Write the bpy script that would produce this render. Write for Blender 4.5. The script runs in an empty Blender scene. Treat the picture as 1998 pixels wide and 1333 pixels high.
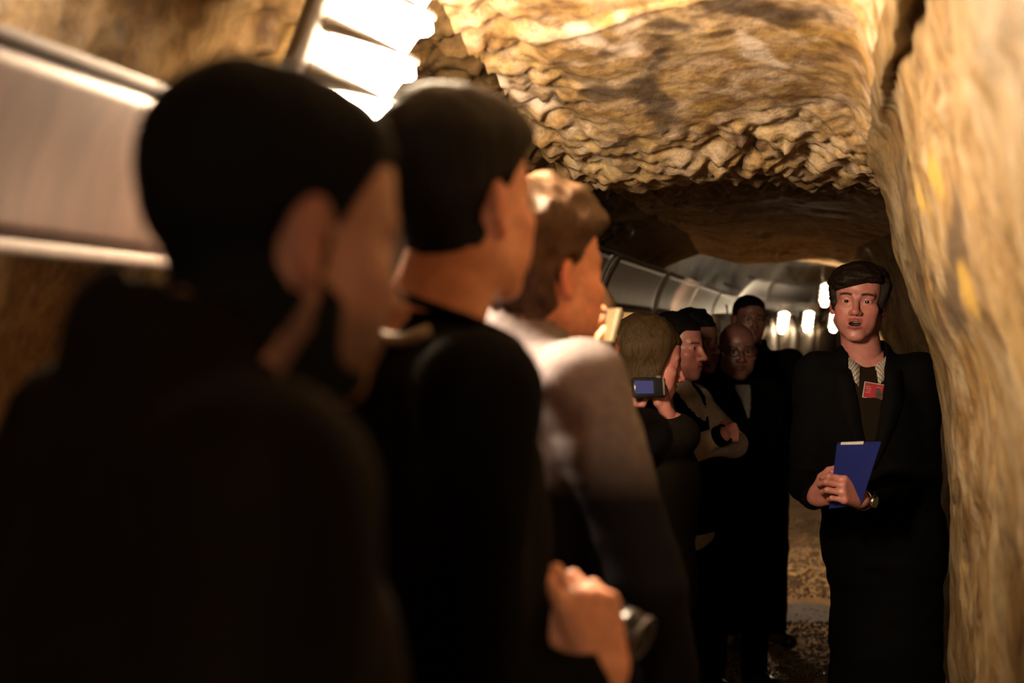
import bpy, math, random
import numpy as np
from mathutils import Vector, Matrix, Euler

random.seed(7)
scene = bpy.context.scene
COL = scene.collection

# ------------------------------------------------------------------ camera
F_PX = 2775.0          # focal length in pixels of the 1998x1333 frame
CAM_Z = 1.58
HORIZON = 645.0
cam_data = bpy.data.cameras.new('camera')
cam = bpy.data.objects.new('camera', cam_data)
COL.objects.link(cam)
cam_data.sensor_width = 36.0
cam_data.lens = 36.0 * F_PX / 1998.0
cam_data.clip_start = 0.05
cam_data.clip_end = 200
cam.location = (0, 0, CAM_Z)
cam.rotation_euler = (math.radians(90) - math.atan((666.5 - HORIZON) / F_PX), 0, 0)
cam_data.dof.use_dof = True
cam_data.dof.focus_distance = 4.38
cam_data.dof.aperture_fstop = 2.4
cam_data.dof.aperture_blades = 8
scene.camera = cam

# ------------------------------------------------------------------ world and exposure
world = bpy.data.worlds.new('underground')
scene.world = world
world.use_nodes = True
world.node_tree.nodes['Background'].inputs['Color'].default_value = (1.0, 0.6, 0.35, 1)
world.node_tree.nodes['Background'].inputs['Strength'].default_value = 0.0003
scene.view_settings.view_transform = 'Standard'
scene.view_settings.look = 'None'
scene.view_settings.gamma = 1.0
scene.view_settings.use_curve_mapping = False
scene.view_settings.exposure = 0.0
LAMP_COLOR = (1.0, 0.78, 0.51)
LAMP_NEAR = 420.0
LAMP_BACK = 150.0
LAMP_MID = 700.0
LAMP_FAR = 55.0
scene.cycles.use_adaptive_sampling = True
scene.cycles.adaptive_threshold = 0.05
scene.cycles.max_bounces = 3
scene.cycles.diffuse_bounces = 1
scene.cycles.glossy_bounces = 2
scene.cycles.caustics_reflective = False
scene.cycles.caustics_refractive = False

# ------------------------------------------------------------------ tunnel frame
AX = math.radians(12.6)            # the tunnel runs 12.6 degrees right of the view
SA, CA = math.sin(AX), math.cos(AX)

def tw(u, v, z):
    """tunnel (lateral, along, height) -> world"""
    return Vector((u * CA + v * SA, -u * SA + v * CA, z))

def px(x, y, d):
    """picture position at a given distance -> world"""
    return Vector(((x - 999.0) / F_PX * d, d, CAM_Z + (HORIZON - y) / F_PX * d))

def curve_u(v):
    return 0.03 * np.maximum(np.asarray(v, float) - 13.0, 0.0) ** 2

# ------------------------------------------------------------------ numpy noise
def _hash(ix, iy, iz, seed):
    with np.errstate(over='ignore'):
        h = (ix.astype(np.uint32) * np.uint32(374761393) + iy.astype(np.uint32) * np.uint32(668265263)
             + iz.astype(np.uint32) * np.uint32(2147483647) + np.uint32((seed * 2654435761) & 0xffffffff))
        h = (h ^ (h >> np.uint32(13))) * np.uint32(1274126177)
        h = (h ^ (h >> np.uint32(16))) * np.uint32(2246822519)
        h = h ^ (h >> np.uint32(15))
    return h.astype(np.float64) / 4294967295.0

def vnoise(P, seed=0):
    """smooth value noise in -1..1"""
    f0 = np.floor(P)
    i = f0.astype(np.int64)
    f = P - f0
    f = f * f * f * (f * (f * 6 - 15) + 10)
    r = 0
    for dx in (0, 1):
        wx = f[:, 0] if dx else 1 - f[:, 0]
        for dy in (0, 1):
            wy = f[:, 1] if dy else 1 - f[:, 1]
            for dz in (0, 1):
                wz = f[:, 2] if dz else 1 - f[:, 2]
                r = r + wx * wy * wz * _hash(i[:, 0] + dx, i[:, 1] + dy, i[:, 2] + dz, seed)
    return r * 2 - 1

def fbm(P, seed=0, octaves=3, gain=0.5):
    a, t, s = 1.0, 0.0, 0.0
    for o in range(octaves):
        t = t + a * vnoise(P * (2.03 ** o), seed + o * 17)
        s += a
        a *= gain
    return t / s

def worley(P, seed=0):
    """distance to the nearest cell point"""
    i0 = np.floor(P).astype(np.int64)
    best = np.full(len(P), 9.0)
    for dx in (-1, 0, 1):
        for dy in (-1, 0, 1):
            for dz in (-1, 0, 1):
                c = i0 + np.array([dx, dy, dz])
                q = c + np.stack([_hash(c[:, 0], c[:, 1], c[:, 2], seed + k) for k in range(3)], 1)
                best = np.minimum(best, ((P - q) ** 2).sum(1))
    return np.sqrt(best)

def smooth(a, b, x):
    t = np.clip((np.asarray(x, float) - a) / (b - a), 0, 1)
    return t * t * (3 - 2 * t)

# ------------------------------------------------------------------ materials
MATS = {}

def new_mat(name):
    m = bpy.data.materials.new(name)
    m.use_nodes = True
    MATS[name] = m
    nt = m.node_tree
    return m, nt, nt.nodes['Principled BSDF']

def ramp(nt, fac, stops):
    r = nt.nodes.new('ShaderNodeValToRGB')
    e = r.color_ramp.elements
    while len(e) < len(stops):
        e.new(0.5)
    for k, (p, c) in enumerate(stops):
        e[k].position = p
        e[k].color = (*c, 1)
    nt.links.new(fac, r.inputs['Fac'])
    return r.outputs['Color']

def noise_node(nt, scale, detail=4, rough=0.55, vec=None, stretch=None, dist=0.0):
    n = nt.nodes.new('ShaderNodeTexNoise')
    n.inputs['Scale'].default_value = scale
    n.inputs['Detail'].default_value = detail
    n.inputs['Roughness'].default_value = rough
    n.inputs['Distortion'].default_value = dist
    tc = nt.nodes.new('ShaderNodeTexCoord')
    src = tc.outputs['Object']
    if stretch:
        mp = nt.nodes.new('ShaderNodeMapping')
        mp.inputs['Scale'].default_value = stretch
        nt.links.new(src, mp.inputs['Vector'])
        src = mp.outputs['Vector']
    nt.links.new(src, n.inputs['Vector'])
    return n.outputs['Fac']

def mixc(nt, fac, a, b, mode='MIX'):
    m = nt.nodes.new('ShaderNodeMix')
    m.data_type = 'RGBA'
    m.blend_type = mode
    if isinstance(fac, float):
        m.inputs[0].default_value = fac
    else:
        nt.links.new(fac, m.inputs[0])
    for k, s in ((6, a), (7, b)):
        if isinstance(s, tuple):
            m.inputs[k].default_value = (*s, 1)
        else:
            nt.links.new(s, m.inputs[k])
    return m.outputs[2]

def bump(nt, bsdf, h, strength=0.3, dist=0.01):
    b = nt.nodes.new('ShaderNodeBump')
    b.inputs['Strength'].default_value = strength
    b.inputs['Distance'].default_value = dist
    nt.links.new(h, b.inputs['Height'])
    nt.links.new(b.outputs['Normal'], bsdf.inputs['Normal'])

def mat_plain(name, color, rough=0.6, metal=0.0, spec=0.5, vary=0.12, scale=30, bumpy=0.0, stretch=None, coat=0.0, sheen=0.0):
    m, nt, b = new_mat(name)
    f = noise_node(nt, scale, 3, stretch=stretch)
    lo = tuple(max(0, c * (1 - vary)) for c in color)
    hi = tuple(min(1, c * (1 + vary)) for c in color)
    nt.links.new(ramp(nt, f, [(0.3, lo), (0.7, hi)]), b.inputs['Base Color'])
    b.inputs['Roughness'].default_value = rough
    b.inputs['Metallic'].default_value = metal
    b.inputs['Specular IOR Level'].default_value = spec
    b.inputs['Coat Weight'].default_value = coat
    b.inputs['Sheen Weight'].default_value = sheen
    if bumpy:
        bump(nt, b, f, bumpy, 0.004)
    return m

def mat_emit(name, color, strength):
    m, nt, b = new_mat(name)
    b.inputs['Base Color'].default_value = (0.9, 0.9, 0.85, 1)
    b.inputs['Emission Color'].default_value = (*color, 1)
    b.inputs['Emission Strength'].default_value = strength
    return m

# rock: colours of the stone itself, mottled and stained
def mat_rock(name, stretch, pale, spots, tone=(0.64, 0.62, 0.62)):
    m, nt, b = new_mat(name)
    big = noise_node(nt, 2.6, 6, 0.62, stretch=stretch, dist=0.7)
    base = ramp(nt, big, [(0.30, (0.15, 0.085, 0.035)), (0.43, (0.33, 0.20, 0.085)), (0.55, (0.50, 0.33, 0.15)), (0.68, (0.66, 0.50, 0.28))])
    mid = noise_node(nt, 9, 5, 0.62, stretch=stretch, dist=0.4)
    base = mixc(nt, ramp(nt, mid, [(0.46, (0, 0, 0)), (0.60, (0.9, 0.9, 0.9))]), base, pale)
    st = noise_node(nt, 4.2, 5, 0.55, stretch=(1.3, 1.1, 0.9), dist=1.2)
    base = mixc(nt, ramp(nt, st, [(0.57, (0, 0, 0)), (0.66, (0.8, 0.8, 0.8))]), base, (0.12, 0.07, 0.042))
    oc = noise_node(nt, 5.3, 2, 0.5, stretch=(1, 1, 0.55))
    base = mixc(nt, ramp(nt, oc, [(0.62, (0, 0, 0)), (0.68, (spots, spots, spots))]), base, (0.60, 0.38, 0.09))
    fine = noise_node(nt, 34, 5, 0.72, stretch=(stretch[0], stretch[1], max(stretch[2], 0.5)))
    base = mixc(nt, 0.75, base, ramp(nt, fine, [(0.32, (0.30, 0.26, 0.22)), (0.50, (0.85, 0.83, 0.8)), (0.65, (1.15, 1.15, 1.12))]), 'MULTIPLY')
    at = nt.nodes.new('ShaderNodeAttribute')
    at.attribute_name = 'stain'
    sp = nt.nodes.new('ShaderNodeSeparateColor')
    nt.links.new(at.outputs['Color'], sp.inputs['Color'])
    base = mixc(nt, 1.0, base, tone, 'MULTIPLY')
    base = mixc(nt, sp.outputs['Red'], base, (0.74 * tone[0], 0.60 * tone[1], 0.48 * tone[2]))
    base = mixc(nt, sp.outputs['Green'], base, (0.05, 0.035, 0.030))
    base = mixc(nt, sp.outputs['Blue'], base, (0.36, 0.23, 0.055))
    nt.links.new(base, b.inputs['Base Color'])
    b.inputs['Roughness'].default_value = 0.5
    b.inputs['Specular IOR Level'].default_value = 0.14
    bump(nt, b, fine, 0.7, 0.008)
    return m

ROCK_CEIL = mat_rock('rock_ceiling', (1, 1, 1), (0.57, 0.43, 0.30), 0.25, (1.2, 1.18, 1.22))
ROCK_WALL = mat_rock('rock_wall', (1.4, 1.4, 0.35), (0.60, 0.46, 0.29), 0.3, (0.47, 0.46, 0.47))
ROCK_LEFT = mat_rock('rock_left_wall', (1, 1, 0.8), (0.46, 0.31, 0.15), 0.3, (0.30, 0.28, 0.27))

def mat_floor():
    m, nt, b = new_mat('damp_gravel')
    a = noise_node(nt, 3.0, 4)
    g = noise_node(nt, 55, 4, 0.7)
    c = ramp(nt, g, [(0.3, (0.22, 0.12, 0.055)), (0.6, (0.62, 0.38, 0.19)), (0.8, (0.75, 0.52, 0.29))])
    c = mixc(nt, ramp(nt, a, [(0.45, (0, 0, 0)), (0.65, (0.7, 0.7, 0.7))]), c, (0.16, 0.10, 0.06))
    nt.links.new(c, b.inputs['Base Color'])
    b.inputs['Roughness'].default_value = 0.8
    b.inputs['Specular IOR Level'].default_value = 0.12
    bump(nt, b, g, 0.8, 0.02)
    return m
FLOOR_MAT = mat_floor()

def mat_skin(name, color, lip, red):
    """skin with painted-in brows/lips/ears taken from the 'zone' attribute (r lips, g hair stubble, b reddish)"""
    m, nt, b = new_mat(name)
    at = nt.nodes.new('ShaderNodeAttribute')
    at.attribute_name = 'zone'
    sp = nt.nodes.new('ShaderNodeSeparateColor')
    nt.links.new(at.outputs['Color'], sp.inputs['Color'])
    f = noise_node(nt, 60, 4, 0.6)
    base = ramp(nt, f, [(0.3, tuple(c * 0.82 for c in color)), (0.7, tuple(min(1, c * 1.12) for c in color))])
    base = mixc(nt, sp.outputs['Blue'], base, red)
    base = mixc(nt, sp.outputs['Red'], base, lip)
    base = mixc(nt, sp.outputs['Green'], base, (0.03, 0.018, 0.012))
    nt.links.new(base, b.inputs['Base Color'])
    b.inputs['Roughness'].default_value = 0.42
    b.inputs['Specular IOR Level'].default_value = 0.45
    bump(nt, b, noise_node(nt, 500, 2), 0.08, 0.002)
    return m
SKIN = mat_skin('skin', (0.50, 0.19, 0.155), (0.32, 0.085, 0.075), (0.44, 0.105, 0.08))
SKIN_DARK = mat_skin('skin_tanned', (0.58, 0.25, 0.16), (0.30, 0.09, 0.07), (0.42, 0.11, 0.08))
SKIN_SHADED = mat_skin('skin_shaded', (0.24, 0.10, 0.076), (0.15, 0.05, 0.045), (0.20, 0.06, 0.045))  # shade at the back of the group is put into this skin colour
SKIN_FAIR = mat_skin('skin_fair', (0.82, 0.34, 0.205), (0.50, 0.15, 0.11), (0.78, 0.21, 0.13))

def mat_hair(name, color, rough=0.45):
    m, nt, b = new_mat(name)
    f = noise_node(nt, 60, 3, 0.6, stretch=(5, 5, 0.6))
    nt.links.new(ramp(nt, f, [(0.3, tuple(c * 0.5 for c in color)), (0.7, tuple(min(1, c * 1.5) for c in color))]), b.inputs['Base Color'])
    b.inputs['Roughness'].default_value = rough
    b.inputs['Specular IOR Level'].default_value = 0.3 if color[0] > 0.05 else 0.14
    bump(nt, b, f, 0.6, 0.004)
    return m
HAIR_BLACK = mat_hair('hair_black', (0.0035, 0.0027, 0.0025), 0.75)
HAIR_DARK = mat_hair('hair_dark_brown', (0.014, 0.008, 0.005), 0.5)
HAIR_BLACK2 = mat_hair('hair_soft_black', (0.009, 0.006, 0.005), 0.6)
HAIR_BROWN = mat_hair('hair_brown', (0.075, 0.038, 0.019), 0.38)
HAIR_BLONDE = mat_hair('hair_blonde', (0.048, 0.027, 0.011), 0.55)

def mat_cloth(name, color, rough=0.85, scale=45, sheen=0.0, vary=0.2):
    m, nt, b = new_mat(name)
    f = noise_node(nt, scale, 4, 0.65)
    w = noise_node(nt, 420, 2)
    nt.links.new(ramp(nt, f, [(0.3, tuple(c * (1 - vary) for c in color)), (0.7, tuple(min(1, c * (1 + vary)) for c in color))]), b.inputs['Base Color'])
    b.inputs['Roughness'].default_value = rough
    b.inputs['Specular IOR Level'].default_value = 0.07
    b.inputs['Sheen Weight'].default_value = sheen
    bump(nt, b, w, 0.25, 0.002)
    return m
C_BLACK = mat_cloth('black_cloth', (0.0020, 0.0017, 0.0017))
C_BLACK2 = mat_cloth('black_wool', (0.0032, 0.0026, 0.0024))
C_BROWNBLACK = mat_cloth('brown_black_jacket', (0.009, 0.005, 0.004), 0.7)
C_GREY = mat_cloth('grey_lavender_knit', (0.125, 0.105, 0.115))
def mat_shaded_knit():
    """pale grey knit with shade painted into the colour below the shoulder line"""
    m = mat_cloth('grey_shaded_knit', (0.20, 0.168, 0.178))
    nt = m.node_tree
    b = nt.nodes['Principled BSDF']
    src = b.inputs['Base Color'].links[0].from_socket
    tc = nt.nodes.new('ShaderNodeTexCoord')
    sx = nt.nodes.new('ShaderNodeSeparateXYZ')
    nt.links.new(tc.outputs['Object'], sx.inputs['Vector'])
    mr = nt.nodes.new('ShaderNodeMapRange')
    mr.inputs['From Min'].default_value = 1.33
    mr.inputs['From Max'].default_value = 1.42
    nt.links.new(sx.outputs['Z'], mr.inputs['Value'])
    nt.links.new(mixc(nt, mr.outputs['Result'], (0.012, 0.011, 0.016), src), b.inputs['Base Color'])  # dark lower part stands in for shade on the sleeve
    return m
C_GREY = mat_shaded_knit()
C_NAVY = mat_cloth('navy_cloth', (0.004, 0.004, 0.007))
C_WHITE = mat_cloth('white_knit', (0.55, 0.45, 0.37))
C_BROWN = mat_cloth('brown_jumper', (0.013, 0.008, 0.004))
C_SHIRT = mat_cloth('pale_shirt', (0.22, 0.20, 0.18))
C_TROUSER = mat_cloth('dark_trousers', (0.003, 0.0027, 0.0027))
C_GREEN = mat_cloth('dark_olive_jacket', (0.008, 0.006, 0.004))
SHOE = mat_plain('shoe_leather', (0.012, 0.010, 0.009), 0.4)
EYE_W = mat_plain('eye_white', (0.52, 0.44, 0.39), 0.15, vary=0.03)
EYE_I = mat_plain('eye_iris', (0.010, 0.007, 0.005), 0.1, vary=0.2)
TEETH = mat_plain('teeth', (0.78, 0.70, 0.60), 0.25, vary=0.05)
BLACK_PL = mat_plain('black_plastic', (0.012, 0.012, 0.013), 0.35)
METAL_D = mat_plain('grey_painted_metal', (0.22, 0.19, 0.165), 0.5, metal=0.3)
METAL_B = mat_plain('dull_aluminium', (0.13, 0.095, 0.08), 0.7, metal=0.1, spec=0.2)
BOARD = mat_plain('brushed_board', (0.085, 0.051, 0.039), 0.42, metal=0.5, spec=0.25, vary=0.25, scale=14, stretch=(1, 1, 0.15))
LINING = mat_plain('lining_sheet', (0.20, 0.145, 0.095), 0.36, metal=0.9, vary=0.3, scale=10, stretch=(1, 1, 0.1))
_b = LINING.node_tree.nodes['Principled BSDF']
_b.inputs['Anisotropic'].default_value = 0.85
_b.inputs['Anisotropic Rotation'].default_value = 0.25
BLUE = mat_plain('blue_folder', (0.010, 0.018, 0.16), 0.45, vary=0.06)
PAPER = mat_plain('paper', (0.70, 0.66, 0.58), 0.7, vary=0.04)
RED = mat_plain('badge_red', (0.36, 0.022, 0.034), 0.35, vary=0.12)
PINK = mat_plain('badge_print', (0.55, 0.24, 0.20), 0.4, vary=0.1)
DKPRINT = mat_plain('badge_picture', (0.07, 0.045, 0.035), 0.4, vary=0.5, scale=140)
CLEAR = mat_plain('badge_sleeve', (0.45, 0.42, 0.40), 0.2, vary=0.05)
WATCHF = mat_plain('watch_dial', (0.75, 0.73, 0.55), 0.25, vary=0.04)
STEEL = mat_plain('watch_steel', (0.6, 0.55, 0.48), 0.2, metal=1.0)
CASE = mat_plain('phone_case', (0.13, 0.095, 0.05), 0.5, vary=0.15)
STRAP = mat_cloth('woven_strap', (0.010, 0.009, 0.009))
GLASSLENS = mat_plain('lens_glass', (0.02, 0.02, 0.025), 0.05, coat=0.6)
LCD = mat_emit('camera_screen', (0.10, 0.13, 0.62), 0.17)
LCD.node_tree.nodes['Principled BSDF'].inputs['Base Color'].default_value = (0.01, 0.01, 0.02, 1)
GLOW = {k: mat_emit('lamp_glass_' + k, LAMP_COLOR, s) for k, s in (('near', LAMP_NEAR), ('back', LAMP_BACK), ('mid', LAMP_MID), ('far', LAMP_FAR))}

def mat_check():
    m, nt, b = new_mat('check_shirt')
    tc = nt.nodes.new('ShaderNodeTexCoord')
    ch = nt.nodes.new('ShaderNodeTexBrick')
    ch.inputs['Scale'].default_value = 170
    ch.inputs['Color1'].default_value = (0.62, 0.55, 0.47, 1)
    ch.inputs['Color2'].default_value = (0.55, 0.48, 0.40, 1)
    ch.inputs['Mortar'].default_value = (0.16, 0.10, 0.09, 1)
    ch.inputs['Mortar Size'].default_value = 0.12
    ch.inputs['Brick Width'].default_value = 0.9
    ch.inputs['Row Height'].default_value = 0.9
    ch.offset = 0
    nt.links.new(tc.outputs['Object'], ch.inputs['Vector'])
    nt.links.new(ch.outputs['Color'], b.inputs['Base Color'])
    b.inputs['Roughness'].default_value = 0.85
    return m
CHECK = mat_check()

def mat_water():
    m, nt, b = new_mat('puddle_water')
    b.inputs['Base Color'].default_value = (0.09, 0.055, 0.042, 1)
    b.inputs['Specular IOR Level'].default_value = 0.12
    b.inputs['Roughness'].default_value = 0.45
    b.inputs['IOR'].default_value = 1.33
    bump(nt, b, noise_node(nt, 30, 2), 0.15, 0.004)
    return m
WATER = mat_water()

# ------------------------------------------------------------------ object helpers
def mesh_obj(name, verts, faces, mat, parent=None, smooth_shade=True, M=None):
    me = bpy.data.meshes.new(name)
    if isinstance(verts, np.ndarray) and isinstance(faces, np.ndarray):
        me.vertices.add(len(verts))
        me.vertices.foreach_set('co', np.ascontiguousarray(verts, dtype=np.float32).ravel())
        n, k = faces.shape
        me.loops.add(n * k)
        me.loops.foreach_set('vertex_index', np.ascontiguousarray(faces, dtype=np.int32).ravel())
        me.polygons.add(n)
        me.polygons.foreach_set('loop_start', np.arange(0, n * k, k, dtype=np.int32))
        me.polygons.foreach_set('loop_total', np.full(n, k, dtype=np.int32))
        me.update(calc_edges=True)
        me.validate()
    else:
        me.from_pydata([tuple(v) for v in verts], [], [tuple(f) for f in faces])
        me.update()
    if smooth_shade:
        me.polygons.foreach_set('use_smooth', np.ones(len(me.polygons), dtype=bool))
    me.materials.append(mat)
    o = bpy.data.objects.new(name, me)
    COL.objects.link(o)
    if parent:
        o.parent = parent
    if M is not None:
        o.matrix_local = M
    return o

def tag(o, label, cat, group=None):
    o['label'] = label
    o['category'] = cat
    if group:
        o['group'] = group
    return o

def empty(name, loc, rz=0.0):
    o = bpy.data.objects.new(name, None)
    COL.objects.link(o)
    o.empty_display_size = 0.1
    o.location = loc
    o.rotation_euler = (0, 0, rz)
    return o

def structure(o):
    o['kind'] = 'structure'
    return o

class MB:
    """collects simple solids into one mesh"""
    def __init__(self):
        self.v, self.f = [], []

    def add(self, vs, fs):
        b = len(self.v)
        self.v += [Vector(v) for v in vs]
        self.f += [tuple(i + b for i in f) for f in fs]
        return self

    def box(self, c, s, R=None, bev=0.0):
        c = Vector(c)
        hx, hy, hz = s[0] / 2, s[1] / 2, s[2] / 2
        if bev <= 0:
            vs = [Vector((x, y, z)) for x in (-hx, hx) for y in (-hy, hy) for z in (-hz, hz)]
            fs = [(0, 1, 3, 2), (4, 6, 7, 5), (0, 4, 5, 1), (2, 3, 7, 6), (0, 2, 6, 4), (1, 5, 7, 3)]
        else:
            b = min(bev, hx * .9, hy * .9, hz * .9)
            vs, fs = [], []
            def ringv(z, ins):
                r = []
                for sx, sy in ((-1, -1), (1, -1), (1, 1), (-1, 1)):
                    ax, ay = hx - ins, hy - ins
                    q = b * 0.9
                    if sx * sy > 0:
                        r += [Vector((sx * ax, sy * (ay - q), z)), Vector((sx * (ax - q), sy * ay, z))] if sx < 0 and False else \
                             [Vector((sx * (ax), sy * (ay - q), z)), Vector((sx * (ax - q), sy * ay, z))]
                    else:
                        r += [Vector((sx * (ax - q), sy * ay, z)), Vector((sx * ax, sy * (ay - q), z))]
                return r
            rings = [ringv(-hz, b), ringv(-hz + b, 0), ringv(hz - b, 0), ringv(hz, b)]
            # order each ring by angle
            for rr in rings:
                rr.sort(key=lambda p: math.atan2(p.y / hy, p.x / hx))
            for rr in rings:
                vs += rr
            n = 8
            for k in range(3):
                for i in range(n):
                    j = (i + 1) % n
                    fs.append((k * n + i, k * n + j, (k + 1) * n + j, (k + 1) * n + i))
            fs.append(tuple(reversed(range(n))))
            fs.append(tuple(range(3 * n, 4 * n)))
        if R is not None:
            vs = [R @ v for v in vs]
        return self.add([v + c for v in vs], fs)

    def tube(self, pts, radii, n=10, caps=True, flat=None):
        """swept tube; flat=(normal vector, ratio) squashes it into a ribbon"""
        pts = [Vector(p) for p in pts]
        if not hasattr(radii, '__len__'):
            radii = [radii] * len(pts)
        vs, fs = [], []
        up = None
        for i, p in enumerate(pts):
            t = (pts[min(i + 1, len(pts) - 1)] - pts[max(i - 1, 0)]).normalized()
            if up is None:
                up = Vector((0, 0, 1)) if abs(t.z) < 0.9 else Vector((1, 0, 0))
            s = t.cross(up).normalized()
            up = s.cross(t).normalized()
            for k in range(n):
                a = 2 * math.pi * k / n
                ra, rb = radii[i], radii[i] * (flat if flat else 1.0)
                vs.append(p + s * math.cos(a) * ra + up * math.sin(a) * rb)
        for i in range(len(pts) - 1):
            for k in range(n):
                j = (k + 1) % n
                fs.append((i * n + k, i * n + j, (i + 1) * n + j, (i + 1) * n + k))
        if caps:
            fs.append(tuple(reversed(range(n))))
            fs.append(tuple(range((len(pts) - 1) * n, len(pts) * n)))
        return self.add(vs, fs)

    def lathe(self, prof, n=24, M=None, a0=0.0, a1=2 * math.pi, sx=1.0, sy=1.0):
        """profile of (r, z) about z"""
        full = abs(a1 - a0 - 2 * math.pi) < 1e-6
        m = n if full else n + 1
        vs, fs = [], []
        for r, z in prof:
            for k in range(m):
                a = a0 + (a1 - a0) * k / n
                v = Vector((r * math.cos(a) * sx, r * math.sin(a) * sy, z))
                vs.append(M @ v if M else v)
        for i in range(len(prof) - 1):
            for k in range(n):
                j = (k + 1) % m
                fs.append((i * m + k, i * m + j, (i + 1) * m + j, (i + 1) * m + k))
        return self.add(vs, fs)

    def build(self, name, mat, parent=None, smooth_shade=False, M=None):
        return mesh_obj(name, self.v, self.f, mat, parent, smooth_shade, M)

# ------------------------------------------------------------------ signed distance shapes -> mesh
def dot(a, b):
    return np.einsum('ij,ij->i', a, b)

def s_ell(P, c, r):
    r = np.asarray(r, float)
    q = (P - np.asarray(c, float)) / r
    k0 = np.sqrt(dot(q, q)) + 1e-9
    q2 = q / r
    k1 = np.sqrt(dot(q2, q2)) + 1e-9
    return k0 * (k0 - 1.0) / k1

def s_cone(P, a, b, ra, rb):
    a = np.asarray(a, float)
    b = np.asarray(b, float)
    d = b - a
    L2 = float(d @ d) + 1e-12
    q = P - a
    t = np.clip((q @ d) / L2, 0, 1)
    w = q - t[:, None] * d
    return np.sqrt(dot(w, w)) - (ra + (rb - ra) * t)

def s_box(P, c, h, r=0.0, R=None):
    q = P - np.asarray(c, float)
    if R is not None:
        q = q @ R
    q = np.abs(q) - (np.asarray(h, float) - r)
    return np.linalg.norm(np.maximum(q, 0), axis=1) + np.minimum(q.max(axis=1), 0) - r

def smin(a, b, k):
    h = np.maximum(k - np.abs(a - b), 0) / k
    return np.minimum(a, b) - h * h * k * 0.25

def smax(a, b, k):
    return -smin(-a, -b, k)

def polygonize(fn, lo, hi, h):
    """surface nets on a sparse grid; returns verts, quads"""
    B = 5
    H = h * B
    lo = np.asarray(lo, float)
    n = np.maximum(np.ceil((np.asarray(hi, float) - lo) / H).astype(int), 1)
    g = np.stack(np.meshgrid(*[lo[i] + H * (np.arange(n[i]) + 0.5) for i in range(3)], indexing='ij'), -1).reshape(-1, 3)
    dc = fn(g).reshape(n)
    keep = np.abs(dc) < H * 1.45
    m = n * B
    F = np.repeat(np.repeat(np.repeat(dc, B, 0), B, 1), B, 2)
    F = np.pad(F, ((0, 1), (0, 1), (0, 1)), mode='edge')
    K = np.repeat(np.repeat(np.repeat(keep, B, 0), B, 1), B, 2)
    KK = np.zeros(m + 1, bool)
    for dx in (0, 1):
        for dy in (0, 1):
            for dz in (0, 1):
                KK[dx:dx + m[0], dy:dy + m[1], dz:dz + m[2]] |= K
    idx = np.argwhere(KK)
    F[KK] = fn(lo + h * idx)
    S = F < 0
    c0 = S[:-1, :-1, :-1]
    anyS = np.zeros(m, bool)
    allS = np.ones(m, bool)
    for dx in (0, 1):
        for dy in (0, 1):
            for dz in (0, 1):
                s = S[dx:dx + m[0], dy:dy + m[1], dz:dz + m[2]]
                anyS |= s
                allS &= s
    act = anyS & ~allS
    cells = np.argwhere(act)
    vid = np.full(m, -1, np.int64)
    vid[act] = np.arange(len(cells))
    corner = [(x, y, z) for x in (0, 1) for y in (0, 1) for z in (0, 1)]
    vals = np.stack([F[cells[:, 0] + c[0], cells[:, 1] + c[1], cells[:, 2] + c[2]] for c in corner], 1)
    acc = np.zeros((len(cells), 3))
    cnt = np.zeros(len(cells))
    for i, ca in enumerate(corner):
        for j, cb in enumerate(corner):
            if j > i and sum(abs(ca[k] - cb[k]) for k in range(3)) == 1:
                a, b = vals[:, i], vals[:, j]
                x = (a < 0) != (b < 0)
                t = np.where(x, a / np.where(a == b, 1, a - b), 0)
                p = np.asarray(ca) + t[:, None] * (np.asarray(cb) - np.asarray(ca))
                acc[x] += p[x]
                cnt[x] += 1
    V = lo + h * (cells + acc / np.maximum(cnt, 1)[:, None])
    quads = []
    for ax in range(3):
        sl0 = [slice(1, -1)] * 3
        sl1 = [slice(1, -1)] * 3
        sl0[ax] = slice(0, -1)
        sl1[ax] = slice(1, None)
        A, Bm = S[tuple(sl0)], S[tuple(sl1)]
        e = np.argwhere(A != Bm)
        if not len(e):
            continue
        inside = A[tuple(e.T)]
        base = e.copy()
        for k in range(3):
            if k != ax:
                base[:, k] += 1
        u, w = (ax + 1) % 3, (ax + 2) % 3
        def q(du, dw):
            c = base.copy()
            c[:, u] -= du
            c[:, w] -= dw
            return vid[c[:, 0], c[:, 1], c[:, 2]]
        f = np.stack([q(1, 1), q(0, 1), q(0, 0), q(1, 0)], 1)
        f[~inside] = f[~inside][:, ::-1]
        quads.append(f)
    Q = np.concatenate(quads)
    Q = Q[(Q >= 0).all(1)]
    return V, Q

def sdf_obj(name, fn, lo, hi, h, mat, parent=None):
    V, Q = polygonize(fn, lo, hi, h)
    return mesh_obj(name, V, Q, mat, parent)

# ------------------------------------------------------------------ the tunnel
PROFILE = [(-1.38, -0.02), (-1.37, 0.4), (-1.36, 0.8), (-1.35, 1.2), (-1.33, 1.5), (-1.27, 1.72), (-1.15, 1.93), (-0.98, 2.06), (-0.78, 2.12),
           (-0.55, 2.11), (-0.35, 2.125), (-0.15, 2.12), (0.0, 2.10), (0.085, 2.04),
           (0.135, 1.94), (0.17, 1.80), (0.22, 1.64), (0.285, 1.46), (0.305, 1.2), (0.31, 0.8), (0.315, 0.4), (0.32, -0.02)]
IL, IR = 8, 13            # control points where left wall / right wall meet the ceiling

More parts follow.
